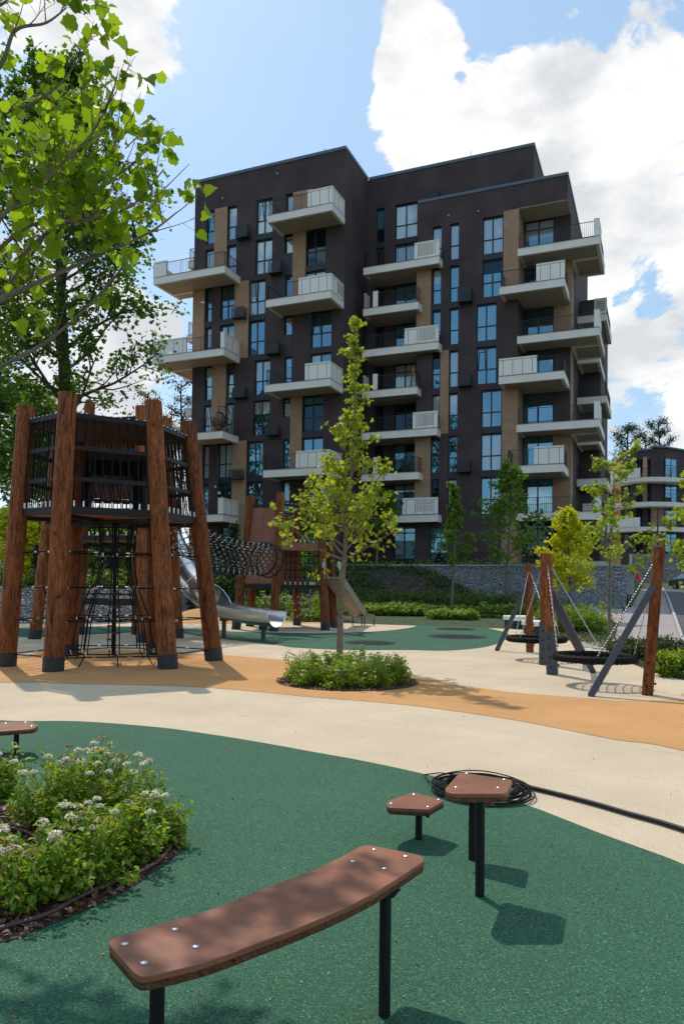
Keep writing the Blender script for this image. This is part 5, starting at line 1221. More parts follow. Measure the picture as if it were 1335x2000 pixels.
def swing(name, label, seatpx, dia, posts, struts, ch):
    s = Pz(*seatpx, .45); T = thing('nest_swing', (s[0], s[1], 0), label, 'swing', 'nest swings')
    tops = []
    for (b0, t0, shoe) in posts:
        g = Pz(*b0); tp = atY(*t0, g[1]+.0); squarepost(T, g, tp, .16, 'wooden_post', M['post'], shoe); tops.append((g, tp))
    for (b0, pi, fr) in struts:
        g = Pz(*b0); g0, tp = tops[pi]; squarepost(T, g, lerp(g0, tp, fr), .10, 'steel_strut', M['greysteel'], None, False)
    R = dia/2; b = MB(); ring = [np.array([s[0]+R*math.cos(a), s[1]+R*math.sin(a), .45]) for a in np.linspace(0, 2*math.pi, 49)[:-1]]
    b.tube(ring, .058, 12, closed=True); seat = b.build('nest_seat', M['black'], T, smooth=True)
    w = MB()
    for i, k in enumerate(range(0, 48, 1)):
        p = ring[k]; t = ring[(k+1) % 48]-ring[k-1]; t /= np.linalg.norm(t); r_ = np.cross(t, (0, 0, 1)); w.tube([p+.061*(math.cos(x)*r_+math.sin(x)*np.array([0, 0, 1.])) for x in np.linspace(0, 2*math.pi, 11)[:-1]], .006, 4, closed=True)
    for x in np.linspace(-.8, .8, 9):
        y = math.sqrt(1-x*x)*R; w.tube([(s[0]+x*R, s[1]-y, .45), (s[0]+x*R, s[1], .37), (s[0]+x*R, s[1]+y, .45)], .010, 5); w.tube([(s[0]-y, s[1]+x*R, .45), (s[0], s[1]+x*R, .375), (s[0]+y, s[1]+x*R, .45)], .010, 5)
    w.build('woven_net', M['black'], seat)
    for (pi, sgn) in ch:
        tp = lerp(*tops[pi], .95); v = xy(tp)-xy(s); v /= np.linalg.norm(v); pn = np.array([-v[1], v[0]])
        for k in (-1, 1):
            q = xy(s)+R*(v*.72+pn*.69*k); c = MB(); chain(c, tp, (q[0], q[1], .5)); c.build('chain', M['chain'], T)
swing('nest_swing', 'near nest swing with round black basket seat and chains', (1160, 1284), 1.2, [((1263, 1357), (1287, 1068), None), ((1078, 1317), (1067, 1082), .36)], [((1152, 1360), 0, .78), ((1158, 1314), 1, .74)], ((0, 1), (1, 1)))
swing('nest_swing', 'far nest swing with its round black basket hanging behind the double middle post', (1047, 1248), 1.18, [((1034, 1274), (1032, 1102), None), ((1062, 1298), (1063, 1080), .38)], [((969, 1271), 0, .80), ((1143, 1298), 1, .70)], ((0, 1), (1, 1)))

# ---- stepping platforms in the foreground
def round_poly(P, r=.03, n=4):
    P = [np.array(p[:2], float) for p in P]; out = []; N_ = len(P)
    for i in range(N_):
        p0, p1, p2 = P[i-1], P[i], P[(i+1) % N_]; a = (p0-p1); c = (p2-p1); la, lc = np.linalg.norm(a), np.linalg.norm(c); rr = min(r, la*.45, lc*.45); a = p1+a/la*rr; c = p1+c/lc*rr
        for k in range(n+1): t = k/n; out.append((1-t)**2*a+2*t*(1-t)*p1+t*t*c)
    return out
def step(label, px, z, legs, bolts, rad=.03, nubs=()):
    poly = [Pz(x, y, z) for x, y in px]; c = sum(poly)/len(poly)
    T = thing('stepping_platform', (c[0], c[1], 0), label, 'play platform', 'brown platforms on dark steel legs')
    rp = round_poly(poly, rad); b = MB(); b.prism(rp, z-.021, z); top = b.build('board', [M['ply']], T, bevel=.003)
    cc = np.mean(rp, 0); b = MB(); b.prism([cc+(p-cc)*.995 for p in rp], z-.043, z-.0215); b.build('lower_board', M['ply_edge'], T, bevel=.002)
    for (x, y) in bolts:
        p = Pz(x, y, z); b = MB(); b.tube([(p[0], p[1], z+.0005), (p[0], p[1], z+.0035)], .011, 12); b.tube([(p[0], p[1], z+.0035), (p[0], p[1], z+.006)], [.008, .004], 10); b.build('bolt', M['alu'], top, smooth=True)
        b = MB(); b.tube([(p[0], p[1], z-.043), (p[0], p[1], z-.063)], [.013, .011], 8); b.build('cap_nut', M['blacksteel'], T)
    for (x, y, r) in legs:
        g = Pz(x, y); b = MB(); b.tube([(g[0], g[1], -.02), (g[0], g[1], z-.05)], r, 20); b.build('leg', M['blacksteel'], T, smooth=True)
        b = MB(); b.box(g[0]-.045, g[1]-.04, z-.049, g[0]+.045, g[1]+.04, z-.0435); b.build('mounting_plate', M['blacksteel'], T)
def px_of(p, z):
    v = np.array([p[0], p[1], z-CAMH]); w = v@fv; return CXP+CAMF*(v@RV)/w, CYP-CAMF*(v@UV)/w
step('long curved brown platform with eight shiny bolts, closest to the camera', [(212, 1842), (217, 1832), (300, 1808), (390, 1783), (450, 1761), (505, 1739), (570, 1715), (626, 1693), (670, 1671), (704, 1652), (720, 1650), (823, 1670), (830, 1680), (785, 1710), (731, 1744), (680, 1770), (626, 1794), (565, 1819), (505, 1841), (450, 1862), (390, 1882), (335, 1896), (277, 1908), (262, 1900)], .505,
     [(*px_of(Pz(308, 1893, .46), 0), .022), (750, 1985, .022)], [(244, 1845), (341.5, 1816), (382, 1850), (281, 1882), (730.6, 1660), (792, 1673), (688, 1683), (749.5, 1697)], .03)
step('tallest four cornered brown platform, standing in front of the cable coil', [(867, 1542), (897, 1508), (1001, 1523), (987, 1550), (880, 1550)], .57, [(936, 1751, .024)], [(890, 1538), (911, 1511), (984, 1523), (972, 1539)], .035)
mc = Pz(922, 1680)
midp = [(mc[0]-.15, mc[1]-.05), (mc[0]-.11, mc[1]+.14), (mc[0]+.12, mc[1]+.13), (mc[0]+.14, mc[1]-.12)]
step('middle height brown platform hidden right behind the tallest one, mostly its leg in view', [px_of(p, .40) for p in midp], .40, [(922, 1680, .024)], [], .035)
step('lowest square brown platform, left of the two tall ones', [(753, 1569), (762, 1562), (805, 1547), (868, 1563), (836, 1581), (759, 1577)], .235, [(817, 1640, .022)], [(764, 1570), (808, 1552), (856, 1562), (835, 1576)], .025)
step('low brown platform cut off by the left edge of the picture', [(-62, 1424), (-40, 1411), (20, 1409.5), (61, 1409.5), (76, 1417), (66, 1423), (0, 1428)], .26, [(32, 1472, .024)], [(12, 1413), (50, 1411), (62, 1418)], .03)

# ---- cable coil and pipe
def coil():
    c = Pz(940, 1549); T = thing('cable_coil', (c[0], c[1], 0), 'loose coil of thin black cable lying on the edge of the green rubber', 'cable'); rg = random.Random(5); b = MB()
    for k in range(17):
        rx = .335+rg.uniform(-.07, .05); ry = rx*rg.uniform(.86, 1.0); ox, oy = rg.uniform(-.03, .03), rg.uniform(-.03, .03); z = .012+k*.0042
        b.tube([(c[0]+ox+rx*math.cos(a), c[1]+oy+ry*math.sin(a), z+.006*math.sin(3*a+k)) for a in np.linspace(0, 2*math.pi, 41)[:-1]], .0052, 5, closed=True)
    b.build('cable_loops', M['black'], T, smooth=True)
    b = MB(); b.tube([(c[0]-.33, c[1]-.1, .06), (c[0]-.45, c[1]+.08, .02), (c[0]-.55, c[1]+.3, .012), (c[0]-.45, c[1]+.42, .012), (c[0]-.25, c[1]+.38, .02), (c[0]-.1, c[1]+.3, .04)], .0052, 5); b.build('loose_loop', M['black'], T, smooth=True)
    g = bpy.data.materials.new('green_tape'); g.use_nodes = True; g.node_tree.nodes['Principled BSDF'].inputs['Base Color'].default_value = (.02, .35, .12, 1)
    q = Pz(903, 1563); b = MB(); b.beam((q[0]-.05, q[1], .07), (q[0]+.0, q[1]-.01, .07), .06, .05); b.build('green_tie', g, T)
    b = MB(); b.beam((q[0]+.01, q[1]-.01, .07), (q[0]+.06, q[1]-.02, .07), .05, .045); b.build('white_tie', M['white'], T)
coil()
b = MB(); pp = [Pz(985, 1533), Pz(1001, 1536), Pz(1055, 1548), Pz(1111, 1562), Pz(1170, 1578), Pz(1227, 1595), Pz(1285, 1611), Pz(1335, 1627), Pz(1420, 1655), Pz(1600, 1725)]
pp = [np.array([*q, .022]) for q in smooth_poly(pp, False, 4)]
b.tube(pp, .018, 10); o = b.build('pipe', M['blacksteel'], smooth=True, loc=(pp[0][0], pp[0][1], 0)); tag(o, 'long black plastic pipe running from the coil to the right edge', 'pipe')

# ---- trampolines sunk in the green
for (px, py, w, lab) in ((722, 1256, 100, 'sunken oval trampoline nearest the young tree in the centre'), (891, 1244, 116, 'front one of the two sunken trampolines right of centre'), (889, 1229, 76, 'small rear sunken trampoline close to the round flower bed')):
    c = Pz(px, py); D = np.dot(c-[0, 0, CAMH], fv); r = w*D/CAMF/2; ring = [(c[0]+r*math.cos(a), c[1]+r*math.sin(a)) for a in np.linspace(0, 2*math.pi, 41)[:-1]]
    T = thing('ground_trampoline', (c[0], c[1], 0), lab, 'trampoline', 'trampolines sunk in the green rubber')
    b = MB(); b.prism([np.array([c[0], c[1]])+(np.array(p)-[c[0], c[1]])*.8 for p in ring], .003, .012); b.build('jumping_mat', M['black'], T)
    b = MB(); n = 40; vs = []
    for rr, z in ((1.0, .005), (.98, .02), (.9, .02), (.8, .012)): vs += [(c[0]+(p[0]-c[0])*rr, c[1]+(p[1]-c[1])*rr, z) for p in ring]
    b.add(vs, [(k*n+i, k*n+(i+1) % n, (k+1)*n+(i+1) % n, (k+1)*n+i) for k in range(3) for i in range(n)]); b.build('padded_rim', M['greendark'], T, smooth=True)

# ---- concrete benches, utility box, spring riders, lamps
def block_bench(px0, px1, py, ytop, label):
    a, c = Pz(px0, py), Pz(px1, py); D = np.dot(a-[0, 0, CAMH], fv); h = (py-ytop)*D/CAMF
    T = thing('concrete_bench', (a[0], a[1], 0), label, 'bench', 'pale topped block benches'); v = (c-a)/np.linalg.norm(c-a); n = np.array([-v[1], v[0], 0]); L = np.linalg.norm(c-a)
    b = MB(); b.obox((a+c)/2+n*.45+[0, 0, h*.32], v*L*.47, n*.38, (0, 0, h*.32)); b.build('base', M['boot'], T, bevel=.01)
    b = MB(); b.obox((a+c)/2+n*.45+[0, 0, h*.8], v*L*.52, n*.46, (0, 0, h*.17)); b.build('seat', M['parapet'], T, bevel=.02)
block_bench(1001, 1043, 1229, 1203, 'left one of two block benches with pale top behind the far swing')
block_bench(1040, 1086, 1241, 1213, 'right one of two block benches, half hidden by the swing posts')
def ubox():
    a = Pz(1157, 1219); T = thing('utility_box', (a[0], a[1], 0), 'small rounded grey utility box among the shrubs', 'utility box'); D = np.dot(a-[0, 0, CAMH], fv); w = 22*D/CAMF/2; h = 32*D/CAMF
    b = MB(); prof = [(-w, 0), (w, 0), (w, h*.85), (w*.8, h), (-w*.8, h), (-w, h*.85)]; vs = [(a[0]+x, a[1]-.25, z) for x, z in prof]+[(a[0]+x, a[1]+.25, z) for x, z in prof]
    b.add(vs, [(0, 1, 2, 3, 4, 5), (11, 10, 9, 8, 7, 6)]+[(i, 6+i, 6+(i+1) % 6, (i+1) % 6) for i in range(6)]); b.build('casing', M['capstone'], T, bevel=.03)
    b = MB(); b.box(a[0]-w*.75, a[1]-.262, h*.1, a[0]+w*.75, a[1]-.251, h*.8); b.build('door', M['kerb'], T)
ubox()
def rider(px, py, s, label):
    a = Pz(px, py); a[2] = 0; T = thing('spring_rider', a, label, 'spring rider', 'brown spring riders'); b = MB()
    b.tube([a+[.07*math.cos(t), .07*math.sin(t), .02+t*.012] for t in np.linspace(0, 30, 90)], .014, 5); b.build('spring', M['blacksteel'], T)
    b = MB(); prof = [(-.62, .42), (-.68, .55), (-.55, .66), (-.4, .62), (-.2, .52), (.2, .52), (.4, .64), (.58, .66), (.68, .52), (.58, .40), (.3, .42), (-.3, .42)]
    b.add([a+[x*s, -.09, z] for x, z in prof]+[a+[x*s, .09, z] for x, z in prof], [tuple(range(12)), tuple(range(23, 11, -1))]+[(i, 12+i, 12+(i+1) % 12, (i+1) % 12) for i in range(12)]); b.build('body', M['ply_edge'], T, bevel=.03)
    b = MB(); b.tube([a+[-.15, 0, .5], a+[-.15, 0, .8], a+[0, 0, .92], a+[.15, 0, .8], a+[.15, 0, .5]], .02, 6); b.build('handle', M['blacksteel'], T)
rider(850, 1206, .95, 'brown bone shaped spring rider left of the small round bed'); rider(934, 1208, .7, 'second brown spring rider right of the small round bed, beside the hedge')
def lamp(px, pyb, ytop, label, arm=0, D=None):
    g = hitT(px, pyb) if D is None else atD(px, pyb, D); t = atY(px, ytop, g[1]); T = thing('street_lamp', g, label, 'lamp post')
    b = MB(); b.tube([(g[0], g[1], g[2]-.1), (g[0], g[1], t[2])], [.09, .06], 10); b.build('pole', M['pole'], T, smooth=True)
    if arm: b = MB(); b.box(g[0], g[1]-.06, t[2]-.12, g[0]+arm, g[1]+.06, t[2]); b.build('lamp_arm', M['pole'], T)
    else: b = MB(); b.box(g[0]-.1, g[1]-.1, t[2]-.1, g[0]+.1, g[1]+.1, t[2]+.5); b.build('lamp_head', M['pole'], T)
    if not arm:
        z = atY(px, 961, g[1])[2]; b = MB(); b.box(g[0]+.07, g[1]-.1, z-.18, g[0]+.22, g[1]+.1, z+.02); b.box(g[0]-.26, g[1]-.06, z+.32, g[0]-.16, g[1]+.06, z+.5); b.build('camera_box', M['white'], T)
lamp(422, 1160, 890, 'tall dark lamp post in front of the left wing balconies')
lamp(1283, 1150, 992, 'dark lamp post with a square arm in front of the far curved building', arm=2.6)

# ---- parked car
def car():
    g = hitT(1328, 1152.5); D = np.dot(g-[0, 0, CAMH], fv); yaw = math.atan2(g[1], g[0])
    T = thing('parked_car', g, 'dark grey saloon car parked on the road at the right edge', 'car')
    L, Wd = 4.6, 1.8; ca, sa = math.cos(-.95), math.sin(-.95)
    def tr(x, y, z): return (g[0]+1.15+x*ca-y*sa, g[1]+1.4+x*sa+y*ca, g[2]+z)
    prof = [(-2.3, .35), (-2.32, .75), (-2.1, .95), (-1.45, 1.0), (-.9, 1.38), (-.3, 1.46), (.4, 1.42), (1.15, .98), (2.0, .84), (2.28, .66), (2.3, .3)]
    b = MB(); n = len(prof); rows = []
    for (w, k) in ((-.9, .0), (-.82, 1.0), (.82, 1.0), (.9, 0)):
        rows.append([tr(x, (w if z < 1.0 else w*.80), z if k else min(z, .93)) for x, z in prof])
    rows = [[tr(x, -.9, min(z, .95)) for x, z in prof], [tr(x, -.9+.0+(.22 if z > 1.02 else .03), z) for x, z in prof], [tr(x, .9-(.22 if z > 1.02 else .03), z) for x, z in prof], [tr(x, .9, min(z, .95)) for x, z in prof]]
    vs = sum(rows, []); fs = [(r*n+i, r*n+i+1, (r+1)*n+i+1, (r+1)*n+i) for r in range(3) for i in range(n-1)]+[(r*n+n-1, r*n, (r+1)*n, (r+1)*n+n-1) for r in range(3)]+[tuple(range(n))[::-1], tuple(range(3*n, 4*n))]
    b.add(vs, [f[::-1] for f in fs]); b.build('body', M['carpaint'], T, bevel=.04)
    for s in (-1, 1):
        b = MB(); w = [(-1.3, 1.02), (-.85, 1.33), (-.3, 1.40), (.35, 1.36), (.95, 1.02)]; y = [s*(.885 if z < 1.1 else .70) for x, z in w]; b.poly([tr(x, yy, z) for (x, z), yy in zip(w, y)][::s]); b.build('side_window', M['g_blue'], T)
        for x in (-1.4, 1.4):
            b = MB(); b.tube([tr(x, s*.72, .32), tr(x, s*.93, .32)], .32, 18); wh = b.build('wheel', M['tyre'], T, smooth=True); b = MB(); b.tube([tr(x, s*.9, .32), tr(x, s*.945, .32)], .2, 12); b.build('rim', M['alu'], wh)
        b = MB(); b.tube([tr(2.1, s*.62, .68), tr(2.31, s*.62, .66)], .11, 10); b.build('headlight', M['alu'], T)
    b = MB(); b.poly([tr(1.12, -.72, 1.02), tr(1.12, .72, 1.02), tr(.45, .62, 1.42), tr(.45, -.62, 1.42)]); b.build('windscreen', M['g_sky'], T)
car()
def skip():
    g = hitT(1243, 1146); b = MB(); b.tube([(g[0], g[1], g[2]), (g[0], g[1], g[2]+.7), (g[0], g[1], g[2]+1.2)], [.45, .4, .2], 10); T = b.build('road_barrier', M['red'], loc=g, smooth=True); tag(T, 'small red plastic barrier at the far end of the footpath', 'barrier')
skip()
# ---- hanging egg chair on a left balcony
def egg():
    z = fl(5)+.03; a = atY(428, 830, YA-1.2); c = np.array([a[0], YA-1.3, z+1.0]); T = thing('hanging_chair', (c[0], c[1], z), 'round black rattan hanging chair on a left wing balcony', 'hanging chair'); b = MB()
    for k in range(9):
        th = math.pi*k/9; b.tube([c+[.55*math.cos(x)*math.cos(th), .55*math.cos(x)*math.sin(th), .68*math.sin(x)] for x in np.linspace(-1.5, 1.5, 14)], .02, 4)
    for zz in np.linspace(-.6, .0, 6): r = .55*math.sqrt(1-(zz/.7)**2); b.tube([c+[r*math.cos(x), r*math.sin(x), zz] for x in np.linspace(0, 2*math.pi, 17)[:-1]], .022, 4, closed=True)
    b.build('basket', M['black'], T)
    b = MB(); b.tube([c+[.2, .3, -1.0], c+[.95, .3, -.5], c+[1.0, .2, .4], c+[.6, .05, 1.0], c+[0, 0, 1.15], c+[0, 0, .68]], .03, 6); b.build('stand', M['black'], T)
    b = MB(); b.tube([c+[0, 0, -.62], c+[0, 0, -.42]], [.3, .42], 12); b.build('cushion', M['sand'], T)
egg()
def ladder():
    zz = fl(4)+.03; a = atY(806, 750, YB-.4); T = thing('step_ladder', (a[0], a[1], zz), 'orange wooden folding ladder on a cluttered balcony', 'ladder'); b = MB()
    for s in (-1, 1): b.tube([(a[0]+s*.28, a[1], zz), (a[0], a[1], zz+1.6)], .035, 5); b.tube([(a[0]+s*.28, a[1]+.4, zz), (a[0], a[1], zz+1.6)], .035, 5)
    b.build('rails', M['terra'], T); b = MB()
    for k in (.3, .6, .9, 1.2): b.box(a[0]-.28*(1-k/1.6), a[1]-.03, zz+k, a[0]+.28*(1-k/1.6), a[1]+.03, zz+k+.03)
    b.build('rungs', M['terra'], T)
ladder()
ORD = ['leftmost', 'second from left', 'third from left', 'fourth from left', 'fifth from left', 'sixth from left', 'seventh from left', 'eighth from left', 'ninth from left', 'tenth from left', 'eleventh from left', 'twelfth from left']+['thirteenth from left', 'fourteenth from left', 'fifteenth from left', 'sixteenth from left', 'seventh from right', 'sixth from right', 'fifth from right', 'fourth from right', 'third from right', 'second from right', 'rightmost']
# ------------------------------------------------------------------ planting beds
def bed(name, poly, z, m, label): return sheet(name, poly, z, m, label)
ring = smooth_poly([tuple(Pz(x, y)[:2]) for x, y in ((34, 1579), (150, 1578), (260, 1583), (320, 1594), (347, 1610), (359, 1632), (356, 1655), (338, 1678), (300, 1705), (240, 1745), (150, 1787), (60, 1823), (0, 1843))]+[(-3.3, 1.9), (-4.0, 1.6), (-5.2, 1.9), (-5.8, 3.0), (-5.2, 4.1)], sub=4)
bed('mulch_bed', ring, .009, M['mulch'], 'bark mulch of the foreground flower bed')
cc = Pz(678, 1331); RB_ = 1.16
cring = [(cc[0]+RB_*math.cos(a), cc[1]+RB_*math.sin(a)) for a in np.linspace(0, 2*math.pi, 41)[:-1]]
bed('tree_pit', cring, .009, M['mulch'], 'round mulch pit around the young tree')
def inpoly(p, poly):
    c = False; j = len(poly)-1
    for i in range(len(poly)):
        if (poly[i][1] > p[1]) != (poly[j][1] > p[1]) and p[0] < (poly[j][0]-poly[i][0])*(p[1]-poly[i][1])/(poly[j][1]-poly[i][1])+poly[i][0]: c = not c
        j = i
    return c
def chips():
    rng = np.random.default_rng(3); P = []
    while len(P) < 9000:
        p = rng.uniform([-5.8, 1.5], [-2.3, 4.6])
        if inpoly(p, ring): P.append((p[0], p[1], .012+rng.uniform(0, .018)))
    for _ in range(1500):
        a, r = rng.uniform(0, 6.28), RB_*rng.uniform(.6, 1)**.5; P.append((cc[0]+r*math.cos(a), cc[1]+r*math.sin(a), .015))
    M['chip2'] = leafmat('bark_chip', (.045, .020, .013), (.24, .125, .08), .0)
    o = leaves('bark_chips', P, .042, M['chip2'], None, 'diamond', 4, flat=1.2, droop=.0); tag(o, 'loose bark chips covering the beds', kind='stuff')
chips()
def hose(pts, label, r=.011):
    P = [np.array([*q, .035]) for q in smooth_poly([Pz(x, y) for x, y in pts], False, 5)]
    b = MB(); b.tube(P, r, 8); o = b.build('drip_hose', M['hose'], smooth=True, loc=(P[0][0], P[0][1], 0)); tag(o, label, 'hose')
hose([(-60, 1852), (0, 1828), (91, 1800), (152, 1767), (202, 1745), (270, 1717), (317, 1687), (332, 1658), (328, 1640)], 'brown drip hose along the outer edge of the foreground bed')
hose([(-60, 1629), (0, 1628), (34, 1630), (64, 1641), (73, 1655)], 'brown drip hose curling in from the left between the shrubs')
hose([(-40, 1606), (20, 1607), (80, 1610)], 'thin pale drip hose at the back of the foreground bed', .006)
hose([(-40, 1690), (0, 1692), (38, 1688)], 'short brown hose end under the left shrubs', .009)
def shrub(base, r, h, label, group=None, n=1500, leaf=.042, seed=1, flowers=6, lm=('l_shrub', 'l_shrubtip'), name='flowering_shrub', heads='each', stems=16, cat='shrub', shape='oval'):
    rng = np.random.default_rng(seed); base = np.array(base, float); T = thing(name, base, label, cat, group); b = MB(); LP = []; LD = []; tips = []
    per = max(1, n//(stems*9))
    for i in range(stems):
        a = i*2.4+rng.uniform(-.4, .4); q = (i+.5)/stems; el = 1.45-1.0*q**.6+rng.uniform(-.1, .1); L = (h*1.05 if q < .4 else (h*.62+r*.3)*rng.uniform(.75, 1.05))
        d = np.array([math.cos(a)*math.cos(el), math.sin(a)*math.cos(el), math.sin(el)]); p0 = base+np.array([math.cos(a), math.sin(a), 0])*r*.35*q
        sp = curve_pts(p0, d, L, 6, rng, .25 if q < .7 else -.05, .25); b.tube(sp, [.005*(1-.6*j/6) for j in range(7)], 4, caps=False)
        subs_ = [(sp, .25)]
        for _ in range(3): j = rng.integers(2, 6); s2 = curve_pts(sp[j], d*.5+rng.normal(size=3)*.6+[0, 0, .3], L*.42, 4, rng, .3, .3); b.tube(s2, .002, 3, caps=False); subs_.append((s2, .05)); tips.append(s2[-1])
        tips.append(sp[-1])
        for s_, f0 in subs_:
            m_ = len(s_)-1; cnt = per*(4 if f0 > .1 else 2)
            for _ in range(cnt):
                t = rng.uniform(f0, 1)*m_*.999; j = int(t); p = s_[j]+(s_[j+1]-s_[j])*(t-j); o_ = rng.normal(size=3); o_ /= np.linalg.norm(o_); LP.append(p+o_*leaf*rng.uniform(.5, 1.3)); LD.append(o_+[0, 0, .35])
    LP = np.array(LP); LP[:, 2] = np.maximum(LP[:, 2], base[2]+.02)
    b.build('stems', M['twig'], T); leaves('foliage', LP, leaf, [M[x] for x in lm], T, shape, seed, flat=.6, D=LD, jit=.4, droop=.4)
    tips.sort(key=lambda p: -p[2]); FP = []
    if heads == 'each':
        for k in range(flowers):
            c = tips[int(k*1.6) % len(tips)]+[0, 0, .008]; q = rng.normal(size=(70, 3)); q /= np.linalg.norm(q, axis=1)[:, None]; q[:, 2] = np.abs(q[:, 2])*.75; leaves('flower_cluster', c+q*.026*rng.uniform(.7, 1.2), .015, M['petal'] if rng.random() < .78 else M['petal_old'], T, 'diamond', seed+k, flat=.8)
    elif flowers:
        rs = .028 if heads == 'mid' else .05
        if heads == 'mid':
            for k in range(flowers): c = tips[rng.integers(0, int(len(tips)*.7))]; q = rng.normal(size=(16, 3)); q /= np.linalg.norm(q, axis=1)[:, None]; q[:, 2] = np.abs(q[:, 2])*.6; leaves('flower_cluster', c+[0, 0, .012]+q*rs, rs*.8, M['petal'], T, 'diamond', seed+k, flat=.8)
            return T
        for k in range(flowers): c = tips[rng.integers(0, int(len(tips)*.7))]; q = rng.normal(size=(10, 3)); q /= np.linalg.norm(q, axis=1)[:, None]; q[:, 2] = np.abs(q[:, 2])*.6; FP.append(c+[0, 0, .012]+q*rs)
        leaves('flower_clusters', np.concatenate(FP), rs*.95, M['petal'], T, 'diamond', seed, flat=.8)
    return T
fg = [((100, 1612), .30, .50, 10, 'spiraea at the back left of the foreground bed beside the cut off platform'), ((168, 1615), .30, .55, 9, 'tallest spiraea with upright yellow green shoots at the back of the foreground bed'),
      ((232, 1622), .30, .50, 12, 'spiraea with many white heads at the back right of the foreground bed'), ((296, 1652), .22, .36, 5, 'small spiraea with brown faded heads at the right tip of the foreground bed'),
      ((235, 1686), .24, .36, 6, 'spiraea in the right part of the foreground bed, above the brown hose'), ((152, 1726), .28, .38, 9, 'spiraea in the front middle of the foreground bed'),
      ((72, 1764), .30, .38, 12, 'front spiraea with large white heads, nearest the camera'), ((-20, 1560), .26, .36, 4, 'spiraea cut off by the left edge, back of the foreground bed'), ((-45, 1735), .30, .36, 7, 'spiraea cut off by the left edge, front of the foreground bed')]
for i, (p, r, h, nf, lab) in enumerate(fg):
    shrub(Pz(*p), r*.62, h*.80, lab, 'spiraea shrubs of the foreground bed', n=1700, leaf=.042, seed=20+i, flowers=nf, stems=22)
k = 0
for rr, cnt in ((.78, 9), (.36, 4)):
    for i in range(cnt):
        a = 2*math.pi*i/cnt+rr; k += 1
        shrub((cc[0]+rr*math.cos(a), cc[1]+rr*math.sin(a), 0), .25, .36+.05*((k*7) % 3)/2, (['first', 'second', 'third', 'fourth', 'fifth', 'sixth', 'seventh', 'eighth', 'ninth'][k-1] if k < 10 else ['first', 'second', 'third', 'fourth'][k-10])+(' low spiraea counted clockwise in the outer ring round the young tree' if k < 10 else ' spiraea of the inner ring close to the young tree trunk'), 'shrubs around the young tree', n=1500, leaf=.048, seed=50+k, flowers=7, heads='mid', stems=16)
# young tree in the centre
tb = Pz(671, 1307)
def oval_prof(t): return (.35+.65*math.sin(math.pi*min(1, t*1.15+.18)))*(1-.78*t)
tree('young_plane_tree', tb, 6.55, 'young plane tree with sparse lime green leaves in the round flower bed', trunk_r=.062, clear=.31, spread=1.5, limbs=40, subs=7, twigs=4, leaf=.085, lpt=4, even=True, lm='l_young', shape='lobed', seed=4, prof=lambda t: (1-.88*t**.8)*(.72+.28*math.sin(math.pi*min(1, t*2.6+.15))), rise=.85, lean=(.017, 0), up=.35, wob=.3, cl=.05, limb_k=.36, flat=.3)
# young trees on the right
def ytree(px, py, ytop, lab, lm, seed, spread, **k):
    g = hitT(px, py); t = atY(px, ytop, g[1]); return tree('young_tree', g, t[2]-g[2], lab, seed=seed, spread=spread, lm=lm, **k)
ytree(884, 1196, 948, 'slim young tree with dense narrow green crown in the small round bed', 'l_mid', 11, 1.25, clear=.36, limbs=24, subs=6, twigs=4, lpt=5, leaf=.13, shape='lobed', trunk_r=.07, cl=.06, prof=lambda t: (1-.8*t)*(.7+.3*math.sin(math.pi*min(1, t*2))))
ytree(990, 1186, 925, 'wide open crowned young tree in front of the brick pillar', 'l_mid', 23, 2.6, clear=.30, limbs=26, subs=6, twigs=4, lpt=4, leaf=.17, shape='lobed', trunk_r=.10, cl=.12, prof=lambda t: (1-.6*t)*(.75+.25*math.sin(math.pi*min(1, t*1.6))), rise=.7)
ytree(1108, 1212, 1003, 'dense yellow green maple in front of the right gabion wall', 'l_yellow', 31, 1.35, clear=.24, limbs=24, subs=6, twigs=5, lpt=7, leaf=.13, shape='lobed', trunk_r=.07, cl=.12, prof=lambda t: math.sin(math.pi*min(1, .25+.75*t))**.6*(1-.3*t))
ytree(1192, 1258, 898, 'thin young oak with airy lime green sprays beside the paved footpath', 'l_lime', 41, 1.55, clear=.30, limbs=15, subs=5, twigs=4, lpt=5, leaf=.10, shape='lobed', trunk_r=.05, cl=.05, rise=.45, prof=lambda t: (1-.55*t), up=.2)
ytree(1385, 1290, 930, 'young oak outside the right edge, only its lime sprays in view', 'l_lime', 44, 1.35, clear=.25, limbs=15, subs=5, twigs=4, lpt=5, leaf=.10, shape='lobed', trunk_r=.05, cl=.05, rise=.35, prof=lambda t: (1-.5*t), up=.2)
ytree(785, 1205, 1015, 'small young tree behind the panelled tower, seen through its nets', 'l_mid', 47, 1.1, clear=.35, limbs=14, subs=5, twigs=4, lpt=5, leaf=.13, shape='lobed', trunk_r=.05, cl=.07) if 0 else None
g = Pz(607, 1208); t = atY(608, 985, g[1]); tree('young_tree', g, t[2], 'small young tree seen through the nets of the panelled tower', seed=48, spread=1.2, lm='l_mid', clear=.35, limbs=16, subs=5, twigs=4, lpt=5, leaf=.14, shape='lobed', trunk_r=.05, cl=.08)
g = atD(736, 1102, 50); tz = atD(738, 1000, 50)[2]; tree('young_tree', g, tz-g[2]+1.0, 'small bright green tree on top of the planted slope by the building', seed=49, spread=2.0, lm='l_mid', clear=.42, limbs=18, subs=5, twigs=4, lpt=6, leaf=.2, shape='lobed', trunk_r=.07, cl=.15)

